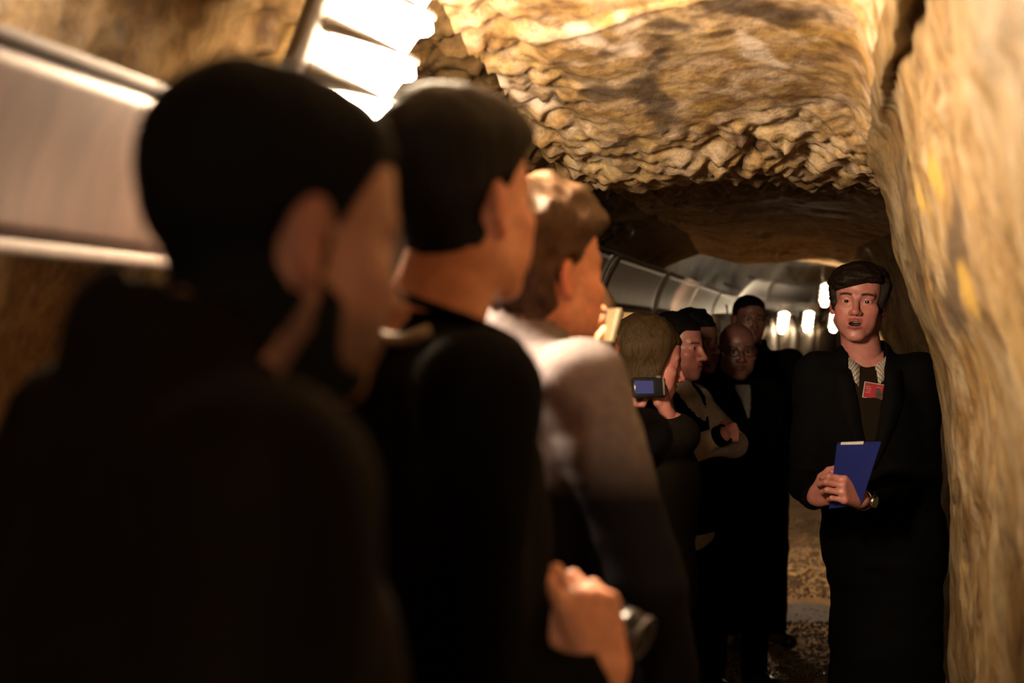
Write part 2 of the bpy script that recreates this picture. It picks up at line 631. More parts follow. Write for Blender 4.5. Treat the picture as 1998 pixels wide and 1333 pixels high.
def profile_eval(s):
    """catmull-rom through the profile control points; s in control-point units"""
    P = np.asarray(PROFILE)
    i = np.clip(np.floor(s).astype(int), 0, len(P) - 2)
    t = (s - i)[:, None]
    p0, p1, p2, p3 = P[np.maximum(i - 1, 0)], P[i], P[i + 1], P[np.minimum(i + 2, len(P) - 1)]
    pos = 0.5 * (2 * p1 + (p2 - p0) * t + (2 * p0 - 5 * p1 + 4 * p2 - p3) * t ** 2 + (3 * p1 - p0 - 3 * p2 + p3) * t ** 3)
    d = 0.5 * ((p2 - p0) + 2 * (2 * p0 - 5 * p1 + 4 * p2 - p3) * t + 3 * (3 * p1 - p0 - 3 * p2 + p3) * t ** 2)
    d /= np.linalg.norm(d, axis=1)[:, None]
    nrm = np.stack([d[:, 1], -d[:, 0]], 1)        # points into the tunnel
    return pos, nrm

def sample_s(a, b, step):
    s = np.linspace(a, b, 400)
    pos, _ = profile_eval(s)
    L = np.concatenate([[0], np.cumsum(np.linalg.norm(np.diff(pos, axis=0), axis=1))])
    return np.interp(np.linspace(0, L[-1], max(2, int(L[-1] / step))), L, s)

def roof_form(v):
    """the roof slopes down to a lip at about 4.3 m, runs low, and lifts again past 10 m"""
    return 0.24 * (1 - smooth(1.9, 4.2, v)) - 0.09 * smooth(3.4, 4.3, v) * (1 - 0.75 * smooth(4.45, 4.8, v)) - 0.07 * smooth(8.2, 9.0, v) + 0.40 * smooth(9.3, 9.8, v)

V_SAMPLES = np.concatenate([np.arange(-4.5, 1.0, 0.12), np.arange(1.0, 5.2, 0.0125), np.arange(5.2, 9, 0.05), np.arange(9, 26.1, 0.11)])

def rock_strip(name, s, mat):
    ns, nv = len(s), len(V_SAMPLES)
    pos, nrm = profile_eval(s)
    u = np.repeat(pos[:, 0], nv)
    z = np.repeat(pos[:, 1], nv)
    nu = np.repeat(nrm[:, 0], nv)
    nz = np.repeat(nrm[:, 1], nv)
    v = np.tile(V_SAMPLES, ns)
    sidx = np.repeat(s, nv)
    ceil_w = smooth(IL - 1.5, IL + 0.5, sidx) * (1 - smooth(IR - 0.6, IR + 0.8, sidx))
    right_w = smooth(IR - 0.3, IR + 1.2, sidx)
    left_w = 1 - smooth(IL - 0.5, IL + 1.0, sidx)
    # large form: ridge across the ceiling, then the roof lifts; the right wall steps back behind the guide
    wob = 0.16 * vnoise(np.stack([u * 2.2, v * 0, z * 0 + 3], 1), 5)
    vv = v + wob
    ridge = roof_form(vv)
    z = z + np.maximum(np.maximum(ceil_w, 0.85 * right_w * smooth(1.6, 2.0, z)), left_w * smooth(1.86, 2.06, z)) * ridge
    u = u + 0.36 * smooth(3.98, 4.22, v + 0.05 * vnoise(np.stack([z * 3, z * 0, z * 0], 1), 9)) * smooth(IR - 1.5, IR + 0.2, sidx) * (1 - 0.85 * smooth(5.0, 8.3, v))
    P = np.stack([u, v, z], 1)
    d = 0.030 * fbm(P * 1.7, 1, 3) * (1 - 0.4 * right_w)
    # ceiling and upper left: chiselled knobs
    near = (v > 0.9) & (v < 7)
    Pn = P[near] + 0.012 * np.stack([vnoise(P[near] * 20, 200 + k) for k in range(3)], 1)
    kn = np.zeros(len(P))
    kn2 = np.zeros(len(P))
    kn[near] = 1 - 1.25 * worley(Pn * np.array([15, 13, 15]), 21)
    kn2[near] = 1 - 1.25 * worley(Pn * np.array([31, 27, 31]), 22)
    rough_c = smooth(3.45, 4.0, v + 0.45 * vnoise(P * 1.6, 31) + 0.5 * u) * (1 - smooth(5.2, 6.0, v))
    rough_l = smooth(0.5, 0.0, vnoise(P * 1.3, 41)) * smooth(1.80, 1.95, z) * (1 - ceil_w * smooth(-0.75, -0.5, u))
    rough = np.clip(ceil_w * rough_c + rough_l, 0, 1)
    d = d + rough * (0.052 * (kn - 0.4) + 0.022 * (kn2 - 0.4))
    # smoother patches with faults
    d = d + (1 - rough) * 0.010 * fbm(P * 6, 51, 3) * (1 - 0.3 * right_w)
    vein = np.exp(-((vnoise(P * np.array([1.5, 2.2, 1.5]), 61)) / 0.035) ** 2)
    d = d + ceil_w * 0.013 * vein
    # right wall: long leaning flutes left by the pick, and a few ledges
    Q = np.stack([v * 9 + z * 3.2, z * 1.3, u * 2], 1)
    fl = vnoise(Q, 71)
    d = d + right_w * (0.018 * fl + 0.009 * vnoise(np.stack([v * 26 + z * 8, z * 3, u * 3], 1), 72))
    ch = smooth(0.25, 0.45, vnoise(np.stack([v * 4 + z * 1.5, z * 2.0, u], 1), 73))
    d = d - right_w * 0.016 * ch
    d = d + 0.0035 * fbm(P * 30, 81, 2)
    far = smooth(6, 9, v)
    d = d + far * 0.02 * vnoise(P * 2.4, 91)
    u = u + nu * d + curve_u(v)
    z = z + nz * d
    X = u * CA + v * SA
    Y = -u * SA + v * CA
    V = np.stack([X, Y, z], 1)
    a = (np.arange(ns - 1)[:, None] * nv + np.arange(nv - 1)[None, :]).ravel()
    Fq = np.stack([a, a + 1, a + nv + 1, a + nv], 1)
    ob = structure(mesh_obj(name, V, Fq, mat))
    st = np.zeros((len(V), 4), np.float32)
    st[:, 3] = 1
    wob = 0.5 * vnoise(P * 14, 301) + 0.3 * vnoise(P * 40, 302)
    for ch, kind, pts, wd, *amt in STAINS:
        if kind != name:
            continue
        W = np.array(pts)
        best = np.full(len(V), 9.0)
        for a_, b_ in zip(W[:-1], W[1:]):
            best = np.minimum(best, s_cone(V, a_, b_, 0, 0))
        k = smooth(1.0, 0.45, best / wd + wob)
        st[:, ch] = np.maximum(st[:, ch], k * (amt[0] if amt else (0.75 if ch != 0 else 0.85)))
    at = ob.data.attributes.new('stain', 'FLOAT_COLOR', 'POINT')
    at.data.foreach_set('color', st.ravel())
    return ob

def on_ceiling(x, y):
    P = np.array([tuple(px(x, y, dd)) for dd in np.linspace(1.5, 6, 300)])
    u = P[:, 0] * CA - P[:, 1] * SA
    v = P[:, 0] * SA + P[:, 1] * CA
    pr = np.array(PROFILE[5:IR + 3])
    k = int(np.argmax(P[:, 2] > np.interp(u, pr[:, 0], pr[:, 1]) + roof_form(v) + 0.25 * (u > 0.15))) or 200
    return tuple(P[k])

def on_right(x, y):
    """where the sight line through a picture position meets the right wall"""
    P = np.array([tuple(px(x, y, dd)) for dd in np.linspace(1.2, 4.3, 200)])
    u = P[:, 0] * CA - P[:, 1] * SA
    pr = np.array(PROFILE[IR:])[::-1]
    k = int(np.argmax(u > np.interp(P[:, 2], pr[:, 1], pr[:, 0]))) or 150
    return tuple(P[k])

STAINS = [
    (0, 'ceiling', [on_ceiling(*q) for q in ((860, 120), (990, 165), (1060, 190), (1110, 240), (1150, 285), (1185, 302))], 0.035),
    (0, 'ceiling', [on_ceiling(*q) for q in ((1185, 302), (1260, 322), (1340, 345), (1430, 352))], 0.03),
    (0, 'ceiling', [on_ceiling(*q) for q in ((1110, 45), (1180, 70), (1225, 85), (1215, 20))], 0.04),
    (0, 'ceiling', [on_ceiling(*q) for q in ((1440, 60), (1480, 110), (1520, 130))], 0.03),
    (1, 'ceiling', [on_ceiling(*q) for q in ((1292, 40), (1290, 90), (1262, 130), (1255, 155), (1290, 185), (1300, 230))], 0.055),
    (1, 'ceiling', [on_ceiling(*q) for q in ((1130, 140), (1165, 160), (1180, 175))], 0.05),
    (1, 'ceiling', [on_ceiling(*q) for q in ((1430, 10), (1500, 40), (1560, 30))], 0.07),
    (2, 'wall_right', [on_right(*q) for q in ((1783, 375), (1800, 420))], 0.035),
    (2, 'wall_right', [on_right(*q) for q in ((1880, 555), (1893, 590))], 0.035),
    (2, 'wall_right', [on_right(*q) for q in ((1810, 350), (1822, 370))], 0.035),
    (0, 'wall_right', [on_right(*q) for q in ((1838, 480), (1845, 500))], 0.018),
    (0, 'wall_right', [on_right(*q) for q in ((1745, 20), (1790, 130), (1810, 200))], 0.04),
    (0, 'wall_right', [on_right(*q) for q in ((1900, 230), (1935, 320))], 0.03),
    (1, 'wall_right', [on_right(*q) for q in ((1905, 30), (1935, 110), (1990, 200))], 0.03),
    (1, 'wall_right', [on_right(*q) for q in ((1752, 350), (1770, 450), (1800, 560), (1838, 680))], 0.09, 0.45),
    (1, 'wall_right', [on_right(*q) for q in ((1850, 420), (1860, 520), (1850, 600))], 0.06),
]

s_left = np.concatenate([sample_s(0, 4, 0.07)[:-1], sample_s(4, IL, 0.016)])
s_ceil = sample_s(IL, IR, 0.0085)
s_right = sample_s(IR, len(PROFILE) - 1, 0.015)
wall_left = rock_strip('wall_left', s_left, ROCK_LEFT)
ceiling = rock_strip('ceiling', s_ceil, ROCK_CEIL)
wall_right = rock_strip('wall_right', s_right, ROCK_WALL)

def build_floor():
    vs = np.concatenate([np.arange(-4.5, 6, 0.2), np.arange(6, 14, 0.04), np.arange(14, 26.2, 0.15)])
    us = np.linspace(-1.3, 0.9, 56)
    U, Vv = np.meshgrid(us, vs, indexing='ij')
    P = np.stack([U.ravel(), Vv.ravel(), U.ravel() * 0], 1)
    z = 0.012 * fbm(P * 2.2, 3, 3) + 0.006 * vnoise(P * 14, 8)
    pc = np.array([-0.06, 8.2])
    z -= 0.02 * np.exp(-(((P[:, 0] - pc[0]) / 0.35) ** 2 + ((P[:, 1] - pc[1]) / 0.5) ** 2))
    u = P[:, 0] + curve_u(P[:, 1])
    W = np.stack([u * CA + P[:, 1] * SA, -u * SA + P[:, 1] * CA, z], 1)
    n = len(vs)
    a = (np.arange(len(us) - 1)[:, None] * n + np.arange(n - 1)[None, :]).ravel()
    return structure(mesh_obj('floor', W, np.stack([a, a + n, a + n + 1, a + 1], 1), FLOOR_MAT))
build_floor()

def build_gravel():
    rng = np.random.default_rng(4)
    n = 11000
    v = 5.6 + 6.5 * rng.random(n) ** 1.4
    u = -0.85 + 1.15 * rng.random(n)
    ico = [(0, 0, 1), (.9, 0, .2), (.28, .85, .2), (-.72, .53, .2), (-.72, -.53, .2), (.28, -.85, .2), (.5, .4, -.5), (-.5, .4, -.5), (0, -.6, -.5)]
    icf = [(0, 1, 2), (0, 2, 3), (0, 3, 4), (0, 4, 5), (0, 5, 1), (1, 6, 2), (2, 6, 7), (2, 7, 3), (3, 7, 4), (4, 7, 8), (4, 8, 5), (5, 8, 1), (1, 8, 6), (6, 8, 7)]
    ico = np.asarray(ico)
    k = len(ico)
    r = 0.005 + 0.012 * rng.random(n) ** 2.2
    ang = rng.random(n) * 6.28
    inside = (((u + 0.06) / 0.27) ** 2 + ((v - 8.2) / 0.36) ** 2) < 1
    r[inside] *= 0.3
    sc = 0.7 + 0.6 * rng.random((n, 3))
    sc[:, 2] *= 0.7
    L = ico[None] * sc[:, None] * r[:, None, None] + rng.normal(0, 0.12, (n, k, 3)) * r[:, None, None]
    c, s = np.cos(ang), np.sin(ang)
    x = L[..., 0] * c[:, None] - L[..., 1] * s[:, None]
    y = L[..., 0] * s[:, None] + L[..., 1] * c[:, None]
    cx = u * CA + v * SA
    cy = -u * SA + v * CA
    V = np.stack([x + cx[:, None], y + cy[:, None], L[..., 2] + 0.004 + r[:, None] * 0.2], -1).reshape(-1, 3)
    F = (np.asarray(icf)[None] + (np.arange(n) * k)[:, None, None]).reshape(-1, 3)
    o = mesh_obj('gravel', V, F, mat_plain('wet_pebble', (0.13, 0.08, 0.045), 0.22, vary=0.6, scale=35, spec=0.6), None, False)
    o['kind'] = 'stuff'
    return tag(o, 'wet brown gravel scattered over the tunnel floor', 'gravel')
build_gravel()

def build_puddle():
    n = 40
    pts = [tw(-0.06, 8.2, 0.0)]
    for k in range(n):
        a = 2 * math.pi * k / n
        w = 1 + 0.18 * math.sin(3 * a + 1) + 0.1 * math.sin(5 * a)
        pts.append(tw(-0.06 + 0.30 * w * math.cos(a), 8.1 + 0.28 * w * math.sin(a), 0.0))
    lo = [p - Vector((0, 0, 0.012)) for p in pts[1:]]
    vs = pts + lo
    fs = [(0, 1 + k, 1 + (k + 1) % n) for k in range(n)]
    fs += [(1 + k, 1 + n + k, 1 + n + (k + 1) % n, 1 + (k + 1) % n) for k in range(n)]
    o = mesh_obj('puddle', vs, fs, WATER, None, False)
    o.location.z = 0.003
    tag(o, 'shallow muddy puddle on the gravel path between the two standing groups', 'puddle')
build_puddle()

# ------------------------------------------------------------------ information boards along the left wall
def board_pt(v, t, off=0.0):
    """t 0 bottom .. 1 top; hollow in section, standing off the wall"""
    u = -0.985 + 0.085 * t - 0.018 * math.sin(math.pi * t)
    z = 1.685 + 0.228 * t + float(0.23 * smooth(13.6, 15.4, v))
    uu = float(u + off * 0.93 + curve_u(v))
    return tw(uu, v, z - off * 0.36)

def board(v0, v1, label):
    root = empty('information_board', tw(-0.985 + float(curve_u(v0)), v0, 1.685))
    tag(root, label, 'board', 'information boards along the wall')
    inv = Matrix.Translation(-root.location)
    def sheet(name, a, b, t0, t1, off0, off1, mat, nv=12, nt=8):
        vs, fs = [], []
        for o in (off0, off1):
            for i in range(nv + 1):
                for j in range(nt + 1):
                    vs.append(inv @ board_pt(a + (b - a) * i / nv, t0 + (t1 - t0) * j / nt, o))
        m = nt + 1
        N = (nv + 1) * m
        for i in range(nv):
            for j in range(nt):
                q = (i * m + j, (i + 1) * m + j, (i + 1) * m + j + 1, i * m + j + 1)
                fs.append(tuple(reversed(q)))
                fs.append(tuple(k + N for k in q))
        edge = [(i, 0) for i in range(nv + 1)] + [(nv, j) for j in range(1, nt + 1)] + [(i, nt) for i in range(nv - 1, -1, -1)] + [(0, j) for j in range(nt - 1, 0, -1)]
        for (i, j), (i2, j2) in zip(edge, edge[1:] + edge[:1]):
            a_, b_ = i * m + j, i2 * m + j2
            fs.append((a_, b_, b_ + N, a_ + N))
        mesh_obj(name, vs, fs, mat, root, True)
    g = 0.012
    sheet('sheet', v0 + g, v1 - g, 0.02, 0.98, 0.0, 0.006, BOARD)
    sheet('top_rail', v0 + g, v1 - g, 0.965, 1.03, 0.006, 0.014, METAL_B, 12, 2)
    sheet('bottom_rail', v0 + g, v1 - g, -0.05, 0.045, 0.006, 0.012, METAL_B, 12, 2)
    for vb in (v0 + 0.35, v1 - 0.35):
        mb = MB()
        for t in (0.15, 0.85):
            a_, b_ = inv @ board_pt(vb, t, 0.0), inv @ board_pt(vb, t, -0.30 + 0.12 * t)
            mb.tube([a_, b_], 0.012, 6)
        mb.build('bracket', METAL_D, root, True)
    sheet('end_strip', v0 + g, v0 + g + 0.022, 0.045, 0.965, 0.006, 0.013, METAL_D, 1, 8)
    sheet('end_strip', v1 - g - 0.022, v1 - g, 0.045, 0.965, 0.006, 0.013, METAL_D, 1, 8)

board_labels = {
    0.1: 'grey framed information board at the left picture edge beside the nearest man',
    2.1: 'framed information board on the wall hidden behind the three men in front',
    4.1: 'unlit framed information board behind the raised phone',
    6.1: 'dark framed information board above the blonde and dark-haired women',
    8.1: 'lamp-lit board with pale streaks, first of the bright run past the women',
    10.1: 'second lamp-lit board of the bright run left of the tall man',
    12.1: 'third lamp-lit board touching the tall man\'s head',
    14.1: 'short pale board just right of the tall man\'s head',
    16.1: 'distant board above the row of three far lamps',
    18.1: 'farthest board beside the speaker\'s hair'}
for v0, lab in board_labels.items():
    board(v0, v0 + 2.0, lab)

# lining sheets on the far bend, each a bowed metal sheet
def lining(v0, v1, label):
    root = empty('lining_sheet', tw(float(-1.24 + curve_u((v0 + v1) / 2)), (v0 + v1) / 2, 0.02))
    tag(root, label, 'wall panel', 'bowed metal sheets on the far bend')
    inv = Matrix.Translation(-root.location)
    nv, nz = 14, 6
    def pt(v, z, t, off):
        u = -1.24 + float(curve_u(v)) + 0.055 * math.sin(math.pi * t) + off
        return inv @ tw(u, v, z)
    vs, fs = [], []
    for off in (-0.008, 0.0):
        for i in range(nv + 1):
            for j in range(nz + 1):
                t = i / nv
                vs.append(pt(v0 + (v1 - v0) * t, 0.02 + 1.78 * j / nz, t, off))
    m = nz + 1
    N = (nv + 1) * m
    for i in range(nv):
        for j in range(nz):
            q = (i * m + j, (i + 1) * m + j, (i + 1) * m + j + 1, i * m + j + 1)
            fs.append(tuple(reversed(q)))
            fs.append(tuple(k + N for k in q))
    edge = [(i, 0) for i in range(nv + 1)] + [(nv, j) for j in range(1, nz + 1)] + [(i, nz) for i in range(nv - 1, -1, -1)] + [(0, j) for j in range(nz - 1, 0, -1)]
    for (i, j), (i2, j2) in zip(edge, edge[1:] + edge[:1]):
        fs.append((i * m + j, i2 * m + j2, i2 * m + j2 + N, i * m + j + N))
    mesh_obj('sheet', vs, fs, LINING, root)
    mb = MB()
    mb.tube([pt(v0 + (v1 - v0) * t, 1.80, t, 0.01) for t in (0.02, 0.25, 0.5, 0.75, 0.98)], 0.016, 8)
    mb.build('top_rail', METAL_B, root, True)

for k, nm in enumerate(['beside the tall man\'s ear', 'above the tall man\'s shoulder under the first far lamp', 'between the first and second far lamps', 'below the second far lamp',
                        'between the second and third far lamps', 'next to the speaker\'s cheek', 'mostly hidden behind the speaker', 'last before the tunnel turns away']):
    lining(15.4 + k * 0.72, 15.4 + (k + 1) * 0.72 - 0.03, 'bowed brown metal wall sheet ' + nm)

# ------------------------------------------------------------------ bulkhead lamps
def lamp(loc, face, tilt, glow, label, scale=1.0, arm=None):
    """face: direction the glass points to in plan (radians from +X); tilt: lean of the long axis"""
    root = empty('bulkhead_lamp', loc)
    tag(root, label, 'lamp', 'louvred bulkhead lamps')
    R = Matrix.Rotation(face, 4, 'Z') @ Matrix.Rotation(tilt, 4, 'Y') @ Matrix.Scale(scale, 4)
    def part(mb, name, mat, sm=True):
        return mb.build(name, mat, root, sm, R)
    pitch, nl = 0.066, 4
    q = pitch / 0.054
    L = pitch * nl
    # glass: stepped lobes, each widest near its top; closed dome at the lower end
    prof = [(0.001, -L / 2 - 0.045), (0.028, -L / 2 - 0.040), (0.040, -L / 2 - 0.022), (0.040, -L / 2)]
    for k in range(nl):
        z0 = -L / 2 + k * pitch
        prof += [(0.044, z0 + 0.002 * q), (0.047, z0 + 0.014 * q), (0.051, z0 + 0.026 * q), (0.062, z0 + 0.031 * q), (0.065, z0 + 0.036 * q), (0.060, z0 + 0.045 * q), (0.049, z0 + 0.052 * q)]
    prof += [(0.04, L / 2 + 0.002), (0.001, L / 2 + 0.004)]
    mb = MB()
    mb.lathe(prof, 24 if glow == 'near' else 14, sx=1.12, sy=1.0)
    part(mb, 'glass', GLOW[glow])
    # grey back housing: a shell around the rear third
    mb = MB()
    a0, a1 = math.radians(128), math.radians(232)
    ri, ro = 0.060, 0.085
    zt = L / 2 + 0.015
    zb = -L / 2 - 0.010
    vs, fs = [], []
    n = 18
    for z, r_i, r_o in ((zb, ri, ro - .012), (zb + 0.012, ri, ro), (zt - 0.012, ri, ro), (zt, ri, ro - .012)):
        for k in range(n + 1):
            a = a0 + (a1 - a0) * k / n
            vs.append(Vector((r_i * math.cos(a) * 1.15, r_i * math.sin(a) * 1.1, z)))
            vs.append(Vector((r_o * math.cos(a) * 1.25, r_o * math.sin(a) * 1.1, z)))
    w = 2 * (n + 1)
    for q in range(3):
        for k in range(n):
            i = q * w + 2 * k
            fs.append((i + 1, i + 3, i + w + 3, i + w + 1))
            fs.append((i, i + w, i + w + 2, i + 2))
        fs.append((q * w, q * w + 1, q * w + w + 1, q * w + w))
        e = q * w + 2 * n
        fs.append((e + 1, e, e + w, e + w + 1))
    for k in range(n):
        fs.append((2 * k, 2 * k + 2, 2 * k + 3, 2 * k + 1))
        i = 3 * w + 2 * k
        fs.append((i, i + 1, i + 3, i + 2))
    mb.add(vs, fs)
    part(mb, 'housing', METAL_D)
    # louvre bars: crescents, thick at the housing, thin in front
    for k in range(nl + 1):
        zc = -L / 2 + k * pitch - 0.001
        mb = MB()
        vs, fs = [], []
        n2 = 26
        for i in range(n2 + 1):
            a = math.radians(-128) + math.radians(256) * i / n2
            f = abs(a) / math.radians(128)
            hh = 0.0025 + 0.013 * f ** 1.3
            r0, r1 = 0.046, 0.060 + 0.010 * f
            c, s = math.cos(a), math.sin(a)
            for r, z in ((r0, -hh), (r1, -hh * 0.8), (r1, hh * 0.8), (r0, hh)):
                vs.append(Vector((r * c * 1.14, r * s * 1.05, zc + z)))
        for i in range(n2):
            for j in range(4):
                j2 = (j + 1) % 4
                fs.append((i * 4 + j, i * 4 + j2, i * 4 + 4 + j2, i * 4 + 4 + j))
        fs.append((0, 1, 2, 3))
        fs.append((n2 * 4 + 3, n2 * 4 + 2, n2 * 4 + 1, n2 * 4))
        mb.add(vs, fs)
        part(mb, 'louvre', METAL_D)
    if glow == 'mid':
        # added sheet-metal shield round back and top, keeps lamp light off the roof
        mb = MB()
        vs, fs = [], []
        nh = 20
        for rr in (0.118, 0.122):
            for z in (-L / 2 - 0.05, L / 2 + 0.06):
                for k in range(nh + 1):
                    a = math.radians(88) + math.radians(184) * k / nh
                    vs.append(Vector((rr * math.cos(a), rr * math.sin(a), z)))
        m = nh + 1
        for k in range(nh):
            fs.append((k, k + m, k + m + 1, k + 1))
            fs.append((2 * m + k, 2 * m + k + 1, 3 * m + k + 1, 3 * m + k))
            fs.append((k, k + 1, 2 * m + k + 1, 2 * m + k))
        mb.add(vs, fs)
        zc = L / 2 + 0.06
        mb.lathe([(0.001, zc), (0.135, zc), (0.135, zc + 0.004), (0.001, zc + 0.004)], 24)
        part(mb, 'added_light_shield', METAL_D)
    if arm is not None:
        mb = MB()
        mb.tube([R @ Vector((-0.11, 0, 0.05)), arm - Vector(loc)], 0.012, 8)
        mb.build('wall_arm', METAL_D, root, True)
    # bracket and cable gland
    mb = MB()
    mb.box((-0.125, 0, L / 2 - 0.05), (0.09, 0.05, 0.03), None, 0.005)
    mb.box((-0.175, 0, L / 2 - 0.05), (0.02, 0.09, 0.12), None, 0.005)
    part(mb, 'bracket', METAL_D, False)
    mb = MB()
    mb.tube([(-0.05, 0, L / 2 + 0.01), (-0.06, 0, L / 2 + 0.05), (-0.10, 0, L / 2 + 0.09), (-0.18, 0, L / 2 + 0.12)], 0.008, 8)
    part(mb, 'cable', BLACK_PL)
    return root

lamp(px(726, 84, 2.28), math.radians(-14), math.radians(22), 'near', 'large glaring louvred lamp at the top, between the two nearest heads', 1.16, tw(-0.95, 2.12, 2.36))
lamp(tw(-0.02, -2.2, 2.10), math.radians(75), math.radians(12), 'back', 'lamp of the row on the roof behind the photographer', 1.16, tw(-0.05, -2.35, 2.40))
lamp(tw(-0.62, 8.95, 1.52), math.radians(77), math.radians(6), 'mid', 'lamp glowing behind the bald man\'s head', 0.8, tw(-1.30, 8.95, 1.58))
def to_wall(p):
    v = p.x * SA + p.y * CA
    return tw(float(-1.165 + curve_u(v)), v, p.z + 0.03)

for q, f, lab in (((1528, 627, 16.6), -45, 'far lamp nearest the tall man, leftmost of the far row'), ((1577, 625, 17.6), -50, 'middle lamp of the far row on the bend'),
                  ((1628, 627, 18.5), -55, 'far lamp touching the speaker\'s cheek')):
    lamp(px(*q), math.radians(f), math.radians(10), 'far', lab, 0.78, to_wall(px(*q)))
lamp(px(1611, 574, 15.8), math.radians(-70), math.radians(12), 'far', 'highest of the far lamps, beside the speaker\'s temple', 0.78, px(1611, 574, 15.8) + Vector((0, 0.12, 0.50)))

# ------------------------------------------------------------------ people
def rotm(yaw, pitch, roll):
    """head rotation: yaw left +, pitch up +, roll; columns are head axes in the body frame"""
    return np.array(Euler((pitch, roll, yaw), 'XYZ').to_matrix())

def head_sdf(p, o):
    """p in head frame: origin between the ears, +Y face, +Z up"""
    W = o.get('w', 1.0)
    m = o.get('mouth', 0.0)
    jw = o.get('jaw', 1.0)
    A = p.copy()
    A[:, 0] = np.abs(A[:, 0]) / W
    d = s_ell(A, (0, -0.018, 0.042), (0.074, 0.096, 0.084))
    d = smin(d, s_ell(A, (0, 0.032, -0.022), (0.060, 0.060, 0.082)), 0.03)
    d = smin(d, s_ell(A, (0, 0.034, 0.055), (0.060, 0.050, 0.050)), 0.03)
    d = smin(d, s_cone(A, (0.012, 0.064, -0.096 - 0.6 * m), (0.050 * jw, -0.002, -0.055 - 0.2 * m), 0.021, 0.021), 0.03)
    d = smin(d, s_ell(A, (0, 0.078, -0.101 - 0.7 * m), (0.021, 0.016, 0.015)), 0.016)
    d = smin(d, s_ell(A, (0.044, 0.058, -0.020), (0.023, 0.022, 0.018)), 0.022)
    d = smin(d, s_ell(A, (0.036, 0.055, -0.055), (0.022, 0.024, 0.026)), 0.025)
    d = smin(d, s_cone(A, (0.008, 0.0875, 0.025), (0.044, 0.071, 0.027), 0.0085, 0.008), 0.016)
    # sockets
    d = smax(d, -s_ell(A, (0.032, 0.104, 0.004), (0.019, 0.020, 0.014)), 0.014)
    # muzzle
    d = smin(d, s_ell(A, (0, 0.080, -0.064 - 0.2 * m), (0.031, 0.020, 0.025)), 0.02)
    # nose
    ns = o.get('nose', 1.0)
    d = smin(d, s_cone(A, (0, 0.090, 0.015), (0, 0.090 + 0.021 * ns, -0.026), 0.0075, 0.0105), 0.010)
    d = smin(d, s_ell(A, (0, 0.094 + 0.019 * ns, -0.031), (0.0125, 0.012, 0.011)), 0.008)
    d = smin(d, s_ell(A, (0.0125, 0.088 + 0.012 * ns, -0.034), (0.0085, 0.012, 0.0085)), 0.006)
    d = smax(d, -s_ell(A, (0.0065, 0.092 + 0.018 * ns, -0.0425), (0.0042, 0.006, 0.0045)), 0.003)
    # lids
    lid = s_ell(A, (0.0315, 0.0735, 0.006), (0.0155, 0.0150, 0.0140))
    d = smin(d, lid, 0.006)
    op = o.get('eye', 0.0040)
    d = smax(d, -s_ell(A, (0.0315, 0.092, 0.0055), (0.0128, 0.016, op)), 0.0025)
    # lips
    zl = -0.0575
    up = s_cone(A, (0.004, 0.1005, zl), (0.024, 0.0885, zl - 0.004 - 0.4 * m), 0.0058, 0.0028)
    lw = s_cone(A, (0.0, 0.0985, zl - 0.0115 - m), (0.022, 0.0885, zl - 0.007 - 0.6 * m), 0.0064, 0.0028)
    d = smin(d, up, 0.006)
    d = smin(d, lw, 0.006)
    if m > 0.001:
        d = smax(d, -s_ell(A, (0, 0.100, zl - 0.0055 - m * 0.5), (0.0195, 0.030, 0.0015 + 0.48 * m)), 0.003)
    else:
        d = smax(d, -s_ell(A, (0, 0.104, zl - 0.0058), (0.021, 0.010, 0.0010)), 0.003)
    # ears
    c, s = math.cos(0.42), math.sin(0.42)
    E = A - np.array([0.073, -0.012, -0.006])
    E = np.stack([c * E[:, 0] + s * E[:, 1], -s * E[:, 0] + c * E[:, 1], E[:, 2]], 1)
    E = E - np.array([0.006, -0.010, 0.0])
    es = o.get('ear', 1.0)
    E = E / es
    tz = E[:, 2]
    ear = s_ell(E, (0, 0, 0.002), (0.0075, 0.0185, 0.031))
    ear = smin(ear, s_ell(E, (0, 0.006, -0.024), (0.006, 0.008, 0.010)), 0.008)
    ear = smax(ear, -s_ell(E, (0.009, 0.002, -0.001), (0.0075, 0.0115, 0.019)), 0.004)
    ear = smin(ear, s_ell(E, (0.003, 0.011, -0.004), (0.004, 0.004, 0.007)), 0.005)
    d = smin(d, ear * es, 0.007)
    return d

